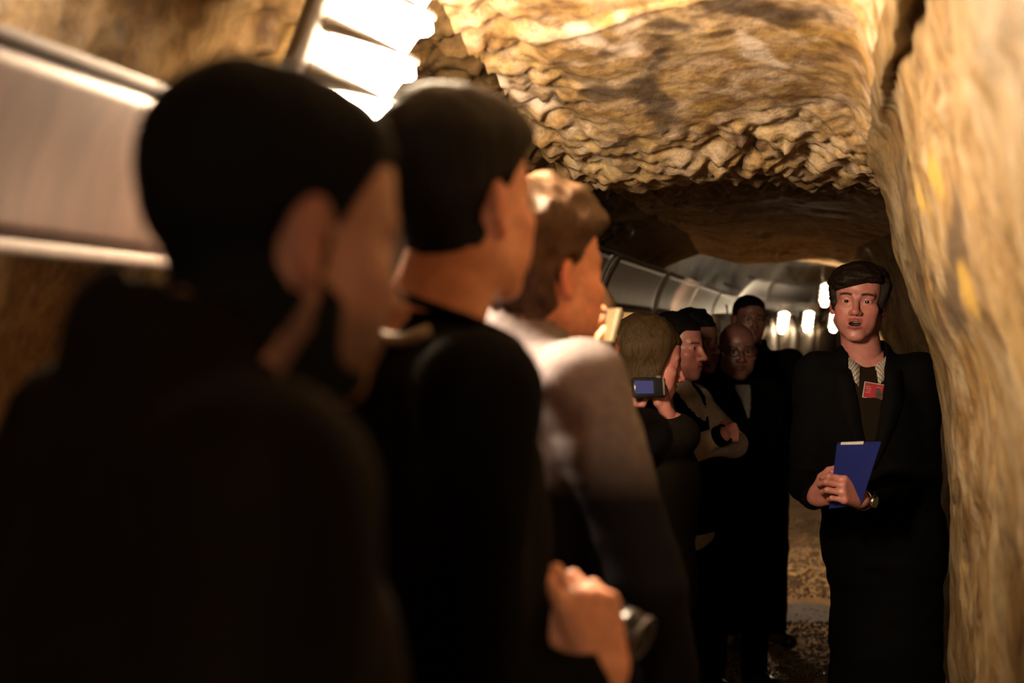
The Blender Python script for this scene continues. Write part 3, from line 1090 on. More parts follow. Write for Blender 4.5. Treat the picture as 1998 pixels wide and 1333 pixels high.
def hand_segments(wrist, fdir, dorsal, side, curl, thumb=None, spread=0.0, scale=1.0):
    """list of (a, b, ra, rb). side +1 right hand, -1 left; curl: four (mcp, pip, dip) in degrees, index first"""
    y = Vector(fdir).normalized()
    z = (Vector(dorsal) - y * Vector(dorsal).dot(y)).normalized()
    x = y.cross(z) * (-side)                       # towards the thumb
    w = Vector(wrist)
    def P(a, b, c):
        return np.array(w + (x * a + y * b + z * c) * scale)
    seg = []
    xs = (0.030, 0.0105, -0.0095, -0.028)
    ys = (0.092, 0.096, 0.090, 0.080)
    ln = ((0.044, 0.026, 0.021), (0.048, 0.030, 0.022), (0.044, 0.028, 0.021), (0.035, 0.021, 0.019))
    for i in range(4):
        m0 = (xs[i], ys[i], 0.0)
        seg.append((P(xs[i] * 0.55, 0.012, 0), P(*m0), 0.0160 * scale, 0.0125 * scale, 'palm'))
        a = 0.0
        p = np.array(m0)
        fan = spread * (1.5 - i)
        r = (0.0098, 0.0100, 0.0096, 0.0084)[i]
        for k in range(3):
            a += math.radians(curl[i][k])
            q = p + np.array([math.sin(fan) * ln[i][k] * math.cos(a), math.cos(fan) * math.cos(a) * ln[i][k], -math.sin(a) * ln[i][k]])
            rr = r * (1 - 0.10 * (k + 1))
            seg.append((P(*p), P(*q), (r * (1 - 0.10 * k)) * scale, rr * scale, 'finger%d' % i))
            p = q
    th = thumb or ((0.020, 0.022, -0.006), (0.044, 0.050, -0.020), (0.052, 0.080, -0.030), (0.050, 0.106, -0.036))
    for k in range(3):
        r = (0.0165, 0.0125, 0.0110, 0.0088)
        seg.append((P(*th[k]), P(*th[k + 1]), r[k] * scale, r[k + 1] * scale, 'palm' if k == 0 else 'thumb'))
    return seg

def hand_sdf(P, seg):
    groups = {}
    for a, b, ra, rb, g in seg:
        d = s_cone(P, a, b, ra, rb)
        groups[g] = smin(groups[g], d, 0.005 if g != 'palm' else 0.012) if g in groups else d
    d = groups.pop('palm')
    rest = None
    for g in groups.values():
        rest = g if rest is None else np.minimum(rest, g)
    return smin(d, rest, 0.006)

RELAX = [(20, 25, 15), (24, 30, 18), (28, 34, 20), (32, 36, 22)]
GRIP = [(55, 70, 35), (60, 75, 40), (62, 78, 40), (64, 78, 40)]

class Person:
    def __init__(self, label, loc, face_deg, height=1.78, head=(0, 0, 0), ho=None, arms=None, build=1.0, lean=(0, 0), fem=False,
                 skin=SKIN, jacket=C_BLACK, trouser=C_TROUSER, hem=0.86, hres=0.004, bres=0.011, neck_open=0.0, collar=None, sleeves=True, hands=None, shoulder_w=0.185, jacket_name='jacket', neck_len=0.0, headoff=(0, 0), ring=0.0, vopen=None, skirt=None, carve=None):
        self.s = s = height / 1.785
        self.o = dict(ho or {})
        self.root = empty('person', (loc[0], loc[1], 0), math.radians(face_deg - 90))
        tag(self.root, label, 'person', 'tour visitors and guide in the tunnel')
        self.M = self.root.matrix_basis.copy()
        self.Mi = self.M.inverted()
        self.fem, self.build, self.hres, self.bres = fem, build, hres, bres
        self.skin = skin
        J = {}
        lx, ly = lean
        sw = shoulder_w * (0.9 if fem else 1.0)
        J['hipL'], J['hipR'] = (-0.09, 0, 0.92), (0.09, 0, 0.92)
        J['kneeL'], J['kneeR'] = (-0.105, 0.015, 0.50), (0.105, 0.015, 0.50)
        J['ankL'], J['ankR'] = (-0.115, -0.02, 0.085), (0.115, -0.02, 0.085)
        J['shL'], J['shR'] = (-sw + lx, ly, 1.445), (sw + lx, ly, 1.445)
        J['elL'], J['elR'] = (-sw - 0.05 + lx, ly - 0.03, 1.15), (sw + 0.05 + lx, ly - 0.03, 1.15)
        J['wrL'], J['wrR'] = (-sw - 0.03 + lx, ly + 0.09, 0.91), (sw + 0.03 + lx, ly + 0.09, 0.91)
        hx, hy = headoff
        self.ring, self.vopen, self.skirt, self.carve = ring, vopen, skirt, carve
        J['neck'] = (lx + hx * 0.35, ly + hy * 0.35 - 0.012, 1.49)
        J['head'] = (lx + hx, ly + hy + 0.022, 1.657 + neck_len)
        for k in ('hip', 'knee', 'ank'):
            for a in 'LR':
                J[k + a] = (J[k + a][0] + (skirt or 0.0), *J[k + a][1:])
        self.J = {k: np.array(v) * s for k, v in J.items()}
        for k, v in (arms or {}).items():           # world positions
            self.J[k] = np.array(self.Mi @ Vector(v))
        self.R = rotm(*[math.radians(a) for a in head])
        self.hs = self.o.get('scale', 1.0) * (0.96 if fem else 1.0)
        self.hands = hands or {}
        self.parts = {}
        self._body()
        self._jacket(jacket, hem, neck_open, jacket_name)
        self._legs(trouser)

    def l(self, w):
        return np.array(self.Mi @ Vector(w))

    def to_head(self, P):
        return ((P - self.J['head']) @ self.R) / self.hs

    def from_head(self, q):
        return self.J['head'] + self.R @ (np.asarray(q, float) * self.hs)

    def head_fn(self, P):
        d = head_sdf(self.to_head(P), self.o) * self.hs
        nt = 0.050 if self.fem else 0.058
        top = self.from_head((0, -0.020, -0.055))
        base = self.J['neck'] + np.array([0, -0.005, -0.03])
        d = smin(d, s_cone(P, top, base, nt * 0.96, nt * 1.12), 0.03)
        return d

    def _body(self):
        s, J = self.s, self.J
        # fine head and neck
        c = self.from_head((0, 0.0, 0))
        lo = np.minimum(c - 0.15, J['neck'] - 0.11)
        hi = np.maximum(c + 0.155, J['neck'] + 0.10)
        lo[2] = J['neck'][2] - 0.05
        V1, Q1 = polygonize(self.head_fn, lo, hi, self.hres)
        # trunk, arms, legs under the clothes
        def trunk(P):
            d = s_ell(P, (J['neck'][0], J['neck'][1], 1.27 * s), (0.150, 0.095, 0.21))
            d = smin(d, s_ell(P, (J['neck'][0] * .5, J['neck'][1] * .5, 1.02 * s), (0.135, 0.095, 0.20)), 0.08)
            nb = J['neck']
            d = smin(d, s_cone(P, nb + [0, 0, 0.02], nb - [0, 0, 0.1], 0.052, 0.07), 0.04)
            for a in 'LR':
                d = smin(d, s_cone(P, nb - [0, 0, 0.04], J['sh' + a], 0.05, 0.045), 0.04)
                d = smin(d, s_cone(P, J['sh' + a], J['el' + a], 0.044, 0.036), 0.02)
                d = smin(d, s_cone(P, J['el' + a], J['wr' + a], 0.036, 0.025), 0.015)
                d = smin(d, s_cone(P, J['hip' + a], J['knee' + a], 0.075, 0.048), 0.03)
                d = smin(d, s_cone(P, J['knee' + a], J['ank' + a], 0.048, 0.034), 0.02)
            return d
        pts = np.array(list(J.values()))
        V2, Q2 = polygonize(trunk, pts.min(0) - 0.16, np.append(pts[:, :2].max(0) + 0.16, J['neck'][2] + 0.06), 0.02)
        meshes = [(V1, Q1), (V2, Q2)]
        self.handseg = {}
        for a, sd in (('L', -1), ('R', 1)):
            h = self.hands.get(a)
            wr = J['wr' + a]
            if h is None:
                f = wr - J['el' + a]
                f = f / np.linalg.norm(f)
                f = f * 0.7 + np.array([0, 0, -0.5])
                seg = hand_segments(wr, f, (sd, 0.1, 0.2), sd, RELAX)
                res = 0.006
            else:
                f = np.array(self.Mi.to_3x3() @ Vector(h['dir']))
                z = np.array(self.Mi.to_3x3() @ Vector(h['dorsal']))
                seg = hand_segments(wr, f, z, sd, h.get('curl', RELAX), h.get('thumb'), h.get('spread', 0.0), h.get('scale', 1.0))
                res = h.get('res', 0.0035)
            fa = J['el' + a] * 0.45 + wr * 0.55
            def hf(P, seg=seg, fa=fa, wr=wr):
                return smin(hand_sdf(P, seg), s_cone(P, fa, wr, 0.026, 0.0225), 0.012)
            pp = np.array([q for t in seg for q in t[:2]] + [fa, wr])
            meshes.append(polygonize(hf, pp.min(0) - 0.035, pp.max(0) + 0.035, res))
            self.handseg[a] = seg
        off, Vs, Qs = 0, [], []
        for V, Q in meshes:
            Vs.append(V)
            Qs.append(Q + off)
            off += len(V)
        V, Q = np.concatenate(Vs), np.concatenate(Qs)
        body = mesh_obj('body', V, Q, self.skin, self.root)
        # colour zones of the skin itself
        q = self.to_head(V)
        ax = np.abs(q[:, 0]) / self.o.get('w', 1.0)
        m = self.o.get('mouth', 0.0)
        zl = -0.0575
        lips = smooth(0.026, 0.020, ax) * (q[:, 1] > 0.082) * smooth(0.006, 0.003, np.abs(q[:, 2] - (zl - 0.0055 - m / 2)) - 0.0075 - m * 0.5)
        brow = np.zeros(len(V))
        if self.o.get('brow', 1):
            bz = 0.0275 + self.o.get('browlift', 0.0) - 0.0035 * ((ax - 0.034) / 0.02) ** 2
            brow = smooth(0.0058, 0.0028, np.abs(q[:, 2] - bz)) * smooth(0.012, 0.016, ax) * smooth(0.056, 0.050, ax) * (q[:, 1] > 0.05) * self.o.get('browk', 0.85)
        stub = self.o.get('stubble', 0.0) * smooth(-0.035, -0.06, q[:, 2]) * (q[:, 1] > -0.02)
        inner = (m > 0.001) * (ax < 0.021) * (np.abs(q[:, 2] - (zl - 0.0055 - m / 2)) < m * 0.48) * (q[:, 1] < 0.093) * (q[:, 1] > 0.06) * 0.9
        green = np.clip(np.maximum.reduce([brow, stub, inner]), 0, 1)
        red = np.clip(0.55 * smooth(0.02, 0.008, np.abs(ax - 0.085)) * (np.abs(q[:, 2]) < 0.045) * (np.abs(q[:, 1] + 0.012) < 0.035)
                      + 0.5 * np.exp(-((ax - 0.045) ** 2 + (q[:, 2] + 0.03) ** 2) / 0.0006) * (q[:, 1] > 0.04)
                      + 0.6 * np.exp(-(ax ** 2 + (q[:, 2] + 0.03) ** 2) / 0.00025) * (q[:, 1] > 0.09), 0, 1)
        at = body.data.attributes.new('zone', 'FLOAT_COLOR', 'POINT')
        at.data.foreach_set('color', np.stack([lips, green, red, np.ones(len(V))], 1).astype(np.float32).ravel())
        self.parts['body'] = body

    def eyes(self, look=(0.0, 0.0)):
        W = self.o.get('w', 1.0)
        for sx in (-1, 1):
            c = self.from_head((sx * 0.0315 * W, 0.0740, 0.0055))
            mb = MB()
            r = 0.0124 * self.hs
            mb.lathe([(r * math.sin(math.pi * k / 12), -r * math.cos(math.pi * k / 12)) for k in range(13)], 18)
            rot = Matrix(self.R.tolist()).to_4x4() @ Matrix.Rotation(look[0], 4, 'Z') @ Matrix.Rotation(look[1], 4, 'X') @ Matrix.Rotation(-math.pi / 2, 4, 'X')
            e = mb.build('eye', EYE_W, self.root, True, Matrix.Translation(Vector(c)) @ rot)
            mb = MB()
            mb.lathe([(0.0001, r * 1.02), (r * 0.32, r * 0.985), (r * 0.54, r * 0.90), (r * 0.57, r * 0.83)], 16)
            mb.build('iris', EYE_I, e, True)

    def teeth(self):
        m = self.o.get('mouth', 0)
        pts = []
        for k in range(9):
            a = -1 + k / 4
            pts.append(self.from_head((a * 0.015, 0.090 - 0.006 * a * a, -0.0575 - 0.004)))
        mb = MB()
        mb.tube(pts, 0.0036 * self.hs, 8)
        mb.build('teeth', TEETH, self.root, True)
        pts = [self.from_head((k * 0.013 / 4, 0.086 - 0.006 * (k / 4) ** 2, -0.0575 - 0.010 - m)) for k in range(-4, 5)]
        mb = MB()
        mb.tube(pts, 0.0032 * self.hs, 8)
        mb.build('teeth', TEETH, self.root, True)

    def hair(self, thick, mat, name='hair', lo=(-0.13, -0.19, -0.20), hi=(0.13, 0.13, 0.19), res=None, strands=0.003, freq=(70, 70, 14), seed=3):
        """thick(q) in metres: positive where hair grows, negative elsewhere"""
        o2 = dict(self.o)
        def fn(P):
            q = self.to_head(P)
            A = q.copy()
            A[:, 0] = np.abs(A[:, 0]) / self.o.get('w', 1.0)
            d = s_ell(A, (0, -0.018, 0.042), (0.074, 0.096, 0.084))
            d = smin(d, s_ell(A, (0, 0.034, 0.055), (0.060, 0.050, 0.050)), 0.03)
            d = smin(d, s_ell(A, (0, 0.032, -0.022), (0.060, 0.060, 0.082)), 0.03)
            d = smin(d, s_cone(A, (0.012, 0.064, -0.096), (0.050, -0.002, -0.055), 0.021, 0.021), 0.03)
            d = smin(d, s_cone(A, (0, -0.020, -0.055), (0, -0.035, -0.16), 0.054, 0.060), 0.03)
            t = thick(q)
            ww = strands * vnoise(q * np.asarray(freq), seed) * smooth(0.0, 0.008, t)
            return (d - t + ww) * self.hs
        c = np.array([self.from_head((x, y, z)) for x in (lo[0], hi[0]) for y in (lo[1], hi[1]) for z in (lo[2], hi[2])])
        return sdf_obj(name, fn, c.min(0), c.max(0), res or self.hres, mat, self.root)

    def torso_fn(self, P, k=1.0):
        s, J, b = self.s, self.J, self.build
        nb = J['neck']
        f = 0.92 if self.fem else 1.0
        d = s_ell(P, (nb[0], nb[1] + 0.012, 1.27 * s), (0.185 * b * f, 0.128 * b, 0.23))
        if self.fem:
            d = smin(d, s_ell(P, (nb[0], nb[1] + 0.085, 1.28 * s), (0.13, 0.065, 0.075)), 0.06)
        d = smin(d, s_ell(P, (nb[0] * .6 + 0.6 * (self.skirt or 0.0), nb[1] * .6 + 0.012, 1.05 * s), (0.165 * b * f, 0.125 * b, 0.22)), 0.08)
        hx = self.skirt or 0.0
        d = smin(d, s_ell(P, (hx, 0, 0.90 * s), (0.178 * b, 0.125 * b, 0.17)), 0.08)
        if self.skirt is not None:
            q = P * np.array([1, 1.4, 1])
            d = smin(d, s_cone(q, (hx, 0, 0.95 * s), (hx, 0, 0.30 * s), 0.165 * b, 0.175 * b) / 1.2, 0.06)
        for a in 'LR':
            d = smin(d, s_cone(P, nb + np.array([0, -0.01, -0.035]), J['sh' + a] + np.array([0, 0, -0.012]), 0.062, 0.058 * b), 0.05)
        return d

    def arm_fn(self, P, a):
        J, b = self.J, self.build
        f = 0.86 if self.fem else 1.0
        e = J['el' + a]
        d = s_cone(P, J['sh' + a], e, 0.064 * b * f, 0.052 * b * f)
        w = J['wr' + a]
        return smin(d, s_cone(P, e, e + (w - e) * 0.97, 0.052 * b * f, 0.037 * f), 0.02)

    def cloth_noise(self, P, amp=0.006):
        return amp * (1 - np.abs(vnoise(P * np.array([9, 9, 16]), 101))) * 0.8 + amp * 0.6 * vnoise(P * np.array([14, 14, 30]), 103)

    def _jacket(self, mat, hem, neck_open, name):
        J, s = self.J, self.s
        nb = J['neck']
        def fn(P):
            d = self.torso_fn(P)
            for a in 'LR':
                w, e = J['wr' + a], J['el' + a]
                ax = (w - e) / np.linalg.norm(w - e)
                cut = (P - (w - ax * 0.012)) @ ax
                arm = self.arm_fn(P, a)
                near = np.linalg.norm(P - w, axis=1) < 0.10
                d = smin(d, np.where(near, smax(arm, cut, 0.006), arm), 0.03)
            # standing collar
            ring = s_cone(P, nb + np.array([0, -0.012, -0.04]), nb + np.array([0, 0.0, 0.022 + self.ring]), 0.088, 0.080)
            d = smin(d, ring, 0.025)
            d = d + self.cloth_noise(P) - 0.006
            if self.vopen:
                z0, z1, w1 = self.vopen
                w = w1 * np.clip((P[:, 2] - z0 * s) / ((z1 - z0) * s), 0, 1.3)
                d = d + 0.020 * smooth(0.004, -0.004, np.abs(P[:, 0] - nb[0]) - w) * (P[:, 1] > nb[1]) * (P[:, 2] > z0 * s)
            # neck hole
            hole = s_cone(P, nb + np.array([0, 0.004, -0.03 - neck_open]), nb + np.array([0, 0.02, 0.16]), 0.057, 0.064)
            d = smax(d, -hole, 0.008)
            d = smax(d, hem * s - P[:, 2] - 0.01 * np.sin(P[:, 0] * 20), 0.012)
            if self.carve is not None:
                d = smax(d, -s_ell(P, self.carve[0], self.carve[1]), 0.008)
            return d
        self.jacket_fn = fn
        pts = np.array([J[k] for k in ('shL', 'shR', 'elL', 'elR', 'wrL', 'wrR', 'neck')])
        lo, hi = pts.min(0) - 0.12, pts.max(0) + 0.12
        lo[:2] = np.minimum(lo[:2], (-0.23, -0.19))
        hi[:2] = np.maximum(hi[:2], (0.23, 0.20))
        lo[2] = min(lo[2] + 0.02, hem * s - 0.03)
        self.parts['jacket'] = sdf_obj(name, fn, lo, hi, self.bres, mat, self.root)

    def _legs(self, mat):
        J, s, b = self.J, self.s, self.build
        def fn(P):
            d = s_ell(P, (self.skirt or 0.0, 0, 0.92 * s), (0.158 * b, 0.112 * b, 0.13))
            for a in 'LR':
                d1 = s_cone(P, J['hip' + a], J['knee' + a], 0.088 * b, 0.066)
                d1 = smin(d1, s_cone(P, J['knee' + a], J['ank' + a] + np.array([0, 0, -0.02]), 0.066, 0.062), 0.02)
                d = smin(d, d1, 0.025)
            d = d + self.cloth_noise(P, 0.005)
            return smax(d, 0.045 - P[:, 2], 0.008)
        sdf_obj('trousers', fn, (-0.30, -0.17, 0.02), (0.26, 0.18, 1.06 * s), 0.016, mat, self.root)
        for a in 'LR':
            k = J['ank' + a]
            def sf(P, k=k):
                d = s_cone(P, (k[0], k[1] - 0.03, 0.042), (k[0] * 1.15, k[1] + 0.15, 0.036), 0.042, 0.040)
                d = smin(d, s_cone(P, (k[0], k[1] - 0.01, 0.05), (k[0], k[1], 0.11), 0.043, 0.045), 0.03)
                return smax(d, 0.006 - P[:, 2], 0.006)
            sdf_obj('shoe', sf, (k[0] - 0.08, k[1] - 0.12, -0.005), (k[0] + 0.09, k[1] + 0.23, 0.16), 0.012, SHOE, self.root)

    def beard(self, mat, t=0.006):
        def th(q):
            ax = np.abs(q[:, 0])
            low = smooth(-0.030, -0.050, q[:, 2] - 0.45 * np.maximum(0.045 - q[:, 1], 0) * 1.0)
            side = smooth(0.028, 0.006, q[:, 1]) * smooth(0.03, 0.0, q[:, 2]) * smooth(-0.012, 0.004, q[:, 1])
            g = np.maximum(low * smooth(-0.02, 0.0, q[:, 1]), side)
            lip = smooth(0.024, 0.016, ax) * (q[:, 1] > 0.08) * smooth(0.013, 0.009, np.abs(q[:, 2] + 0.0635))
            g = g * (1 - lip) * smooth(-0.150, -0.125, q[:, 2])
            return -0.012 + (t + 0.012) * g
        return self.hair(th, mat, 'beard', (-0.12, -0.10, -0.20), (0.12, 0.14, 0.04), strands=0.002)

def short_hair(front=0.072, side=0.004, top=0.016, nape=-0.085, back=0.010, temple=0.02, taper=0.6):
    """cropped hair: cap above a hairline that drops behind the ears"""
    def th(q):
        y, z, ax = q[:, 1], q[:, 2], np.abs(q[:, 0])
        # hairline height as a function of position along the head
        line = np.where(y > temple, front + (y - 0.075) * 0.25 - 0.9 * np.maximum(ax - 0.035, 0), 0.0)
        zl = nape + (front - 0.008 - nape) * smooth(-0.055, 0.055, y)
        zl = np.maximum(zl, np.where(y > 0.03, line - 0.35 * np.maximum(0.07 - y, 0), -1))
        ear = np.exp(-(((y + 0.010) / 0.024) ** 2 + ((z + 0.004) / 0.038) ** 2))
        g = smooth(-0.010, 0.012, z - zl) * (1 - 0.95 * smooth(0.25, 0.7, ear) * (ax > 0.05))
        tt = side + (top - side) * smooth(0.02, 0.10, z) + (back - side) * smooth(-0.02, -0.09, y) * smooth(-0.06, 0.0, z)
        tt = tt * (1 - taper * smooth(0.045, 0.085, y)) * (0.5 + 0.5 * smooth(0.0, 0.03, z - zl))
        return -0.012 + (tt + 0.012) * g
    return th

# --- nearest man: dark cropped hair, beard, brown-black jacket
p1 = px(412, 500, 1.04)
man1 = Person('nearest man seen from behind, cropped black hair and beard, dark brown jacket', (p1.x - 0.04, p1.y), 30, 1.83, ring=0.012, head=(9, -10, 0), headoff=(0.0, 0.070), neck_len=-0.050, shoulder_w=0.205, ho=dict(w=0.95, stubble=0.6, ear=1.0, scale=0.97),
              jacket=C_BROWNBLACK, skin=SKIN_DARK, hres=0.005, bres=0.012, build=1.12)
man1.eyes((-0.1, 0))
man1.hair(short_hair(front=0.075, top=0.013, side=0.006, nape=-0.135, back=0.010), HAIR_BLACK, strands=0.0015)
man1.beard(HAIR_BLACK, 0.002)

# --- second man: dark hair, black top, camera strap
p2 = px(905, 500, 1.70)
w2 = px(1186, 1322, 1.62)
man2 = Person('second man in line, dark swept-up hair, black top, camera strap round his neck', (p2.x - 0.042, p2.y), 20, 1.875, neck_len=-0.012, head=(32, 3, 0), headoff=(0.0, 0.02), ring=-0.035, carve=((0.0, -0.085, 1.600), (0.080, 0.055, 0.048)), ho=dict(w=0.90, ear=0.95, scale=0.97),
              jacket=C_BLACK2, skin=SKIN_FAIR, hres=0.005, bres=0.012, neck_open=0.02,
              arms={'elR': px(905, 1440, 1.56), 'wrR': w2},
              hands={'R': dict(dir=px(1150, 1190, 1.62) - w2, dorsal=(0.5, -1, 0.1), curl=[(40, 75, 40), (50, 80, 45), (58, 82, 45), (60, 80, 45)], res=0.0035,
                               thumb=((0.020, 0.022, -0.006), (0.040, 0.055, -0.022), (0.036, 0.085, -0.030), (0.020, 0.105, -0.034)))})
man2.eyes()
man2.hair(short_hair(front=0.070, top=0.028, side=0.007, nape=-0.07, back=0.010, taper=0.25), HAIR_BLACK2, strands=0.002)

# --- third man: brown tousled hair, pale grey knit
p3 = px(1056, 530, 2.30)
man3 = Person('third man in line, tousled brown hair, pale grey jumper with shade painted in below the shoulders', (p3.x - 0.02, p3.y), 24, 1.86, neck_len=-0.06, head=(14, 0, 0), ho=dict(ear=0.9, scale=1.06), skin=SKIN_FAIR, jacket=C_GREY, hres=0.005, bres=0.012, jacket_name='jumper', ring=-0.02, arms={'elR': px(1262, 1130, 2.10), 'wrR': px(1330, 1390, 2.25)})
man3.eyes()
def th3(q):
    t = short_hair(front=0.070, top=0.034, side=0.010, nape=-0.075, back=0.016, taper=0.3)(q)
    return t + 0.006 * vnoise(q * 38, 12) * smooth(0.0, 0.01, t)
man3.hair(th3, HAIR_BROWN, strands=0.004, freq=(55, 55, 25))

# --- person holding up a phone, hidden behind the third man
p4 = px(1118, 655, 3.02)
w4 = px(1118, 742, 2.74)
man4 = Person('person mostly hidden behind the grey jumper, one hand raising a phone', (p4.x, p4.y), 60, 1.68, head=(-10, 0, 0), skin=SKIN_FAIR, jacket=C_NAVY, fem=True, hres=0.006, bres=0.014,
              arms={'elR': px(1150, 860, 2.85), 'wrR': w4},
              hands={'R': dict(dir=px(1140, 650, 2.74) - w4, dorsal=(-0.8, -0.8, 0.0), curl=[(22, 45, 30), (26, 48, 30), (30, 50, 30), (34, 52, 32)], res=0.004, spread=0.06)})
man4.eyes()
def long_hair(length=0.16, t=0.020, front=0.06):
    def th(q):
        y, z, ax = q[:, 1], q[:, 2], np.abs(q[:, 0])
        zl = -length + (front + length) * smooth(-0.005, 0.06, y)
        g = smooth(-0.012, 0.030, z - zl)
        tt = 0.006 + (t - 0.006) * smooth(0.065, 0.01, y)
        return -0.012 + (tt + 0.012) * g
    return th
man4.hair(long_hair(0.17, 0.022), HAIR_BROWN, strands=0.003)

# --- blonde woman with compact camera
p5 = px(1256, 705, 4.20)
cam_c = px(1262, 757, 3.98)
man5 = Person('blonde woman looking down at a small camera with a blue screen', (p5.x, p5.y), 35, 1.60, head=(-26, -12, 0), ho=dict(ear=0.45), fem=True, jacket=C_GREEN, hres=0.005, bres=0.013,
              arms={'elR': px(1290, 860, 4.05), 'wrR': px(1303, 812, 4.05), 'elL': px(1215, 880, 4.2), 'wrL': px(1228, 815, 4.05)},
              hands={'R': dict(dir=(-0.15, 0.0, 0.9), dorsal=(1, -0.2, 0), curl=GRIP, res=0.004, scale=0.9), 'L': dict(dir=(0.15, 0, 0.9), dorsal=(-1, -0.2, 0), curl=GRIP, res=0.004, scale=0.9)})
man5.eyes()
man5.hair(long_hair(0.13, 0.024, 0.055), HAIR_BLONDE, strands=0.004)

# --- dark-haired woman, arms folded
p6 = px(1318, 677, 5.25)
a6 = {'elR': px(1336, 884, 5.00), 'wrR': px(1408, 850, 4.90), 'elL': px(1432, 866, 5.12), 'wrL': px(1372, 872, 4.97)}
man6 = Person('dark-haired woman with folded arms, white knit sleeves under a black waistcoat', (p6.x - 0.01, p6.y), -38, 1.63, head=(8, -3, 0), ho=dict(browk=0.9), fem=True, jacket=C_WHITE, hres=0.0035, bres=0.010,
              arms=a6, jacket_name='jumper',
              hands={'R': dict(dir=(0.9, 0.8, 0.1), dorsal=(0.5, -1, 0.3), curl=GRIP, res=0.004, scale=0.85), 'L': dict(dir=(-1, 0.5, -0.1), dorsal=(0, -1, 0.3), curl=GRIP, res=0.004, scale=0.85)})
man6.eyes((-0.15, 0))
def th6(q):
    y, z, ax = q[:, 1], q[:, 2], np.abs(q[:, 0])
    zl = -0.085 + (0.056 + 0.085) * smooth(-0.040, 0.058, y)
    g = smooth(-0.012, 0.034, z - zl)
    return -0.012 + (0.018 + 0.012 * smooth(0.06, 0.0, y)) * g + 0.012 * np.exp(-((y + 0.10) ** 2 + (z - 0.02) ** 2) / 0.003)
man6.hair(th6, HAIR_BLACK, strands=0.002)
def vest6(P):
    d = man6.torso_fn(P) - 0.014
    nb = man6.J['neck']
    q = P - nb
    d = smax(d, -s_cone(P, nb + np.array([0, 0.10, -0.11]), nb + np.array([0, 0.05, 0.12]), 0.045, 0.115), 0.01)
    for a in 'LR':
        s_ = man6.J['sh' + a]
        d = smax(d, -s_cone(P, s_, s_ + (s_ - nb) * 0.7 + np.array([0, 0, -0.05]), 0.082, 0.10), 0.01)
    return smax(d, 0.84 - P[:, 2], 0.01)
sdf_obj('waistcoat', vest6, (-0.24, -0.2, 0.8), (0.24, 0.24, 1.5), 0.011, C_BLACK, man6.root)

# --- curly-haired person between her and the bald man
p7 = px(1350, 668, 5.75)
man7 = Person('person with black curly hair mostly hidden behind the dark-haired woman', (p7.x, p7.y), -50, 1.64, head=(5, 0, 0), skin=SKIN_SHADED, jacket=C_BLACK, fem=True, hres=0.006, bres=0.016,
              arms={'wrR': px(1335, 930, 5.92), 'wrL': px(1352, 930, 5.95)})
man7.eyes()
def th7(q):
    t = long_hair(0.10, 0.030, 0.06)(q)
    return t + 0.010 * vnoise(q * 55, 15) * smooth(0, 0.01, t)
man7.hair(th7, HAIR_BLACK, strands=0.004, freq=(90, 90, 90))

# --- balding man with glasses
p8 = px(1434, 692, 6.25)
man8 = Person('bald man with glasses and grey stubble in a black jacket, pale shirt showing', (p8.x, p8.y), -72, 1.60, head=(-16, -2, 0), ho=dict(stubble=0.12, w=1.02), skin=SKIN_SHADED, jacket=C_BLACK, hres=0.004, bres=0.014, neck_open=0.0,
              arms={'elR': px(1372, 850, 6.36), 'wrR': px(1425, 925, 6.44), 'elL': px(1500, 850, 6.36), 'wrL': px(1450, 935, 6.45)})
man8.eyes()
def th8(q):
    y, z, ax = q[:, 1], q[:, 2], np.abs(q[:, 0])
    g = smooth(-0.075, -0.055, z + 0.0 * y) * smooth(0.045, 0.025, z) * smooth(0.02, -0.01, y) * (1 - 0.95 * (np.exp(-(((y + .01) / .024) ** 2 + ((z + .004) / .038) ** 2)) > 0.3) * (ax > .05))
    return -0.012 + 0.017 * g
man8.hair(th8, HAIR_DARK, strands=0.001)

# --- tall man at the back
p9 = px(1458, 618, 7.15)
man9 = Person('tall man at the back of the group in a black jacket, cropped hair, hands behind', (px(1474, 618, 7.15).x, p9.y), -80, 1.755, head=(-4, 0, 0), ho=dict(w=1.0, ear=1.1, stubble=0.1, scale=0.95), headoff=(0.04, 0), skin=SKIN_SHADED,
              jacket=C_BLACK2, hres=0.0045, bres=0.014, build=1.06, arms={'elR': px(1428, 835, 7.25), 'wrR': px(1470, 925, 7.40), 'elL': px(1552, 812, 7.22), 'wrL': px(1492, 905, 7.42)})
man9.eyes()
man9.hair(short_hair(front=0.068, top=0.012, side=0.005, nape=-0.07), HAIR_BLACK, strands=0.001)

# --- the speaker with the blue folder
p10 = px(1679, 600, 4.38)
wR = px(1590, 972, 4.14)
wL = px(1683, 975, 4.08)
guide = Person('man speaking to the group in a long black coat, holding a blue folder', (px(1692, 600, 4.45).x, 4.45), -96, 1.79, head=(-12, 1, -3), lean=(0.0, 0.02), headoff=(0.034, 0.01), ring=-0.02, shoulder_w=0.158, vopen=(1.14, 1.46, 0.050), ho=dict(scale=0.92, mouth=0.012, w=1.06, browlift=0.003, browk=1.0, eye=0.0043, jaw=1.08, ear=0.95),
               jacket=C_BLACK, hres=0.0025, bres=0.0085, neck_open=0.03, build=1.0, jacket_name='coat', hem=0.36, skirt=-0.06,
               arms={'elR': px(1574, 945, 4.42), 'wrR': wR, 'elL': px(1800, 935, 4.42), 'wrL': wL},
               hands={'R': dict(dir=px(1652, 948, 4.03) - wR, dorsal=(-0.25, -1, -0.1), curl=[(35, 60, 30), (42, 65, 30), (48, 68, 32), (52, 68, 32)], res=0.0028),
                      'L': dict(dir=px(1626, 945, 4.00) - wL, dorsal=(0.15, -1, 0.35), curl=[(38, 62, 30), (42, 66, 32), (46, 68, 32), (50, 68, 32)], res=0.0028)})
guide.eyes((0.05, 0.0))
guide.teeth()
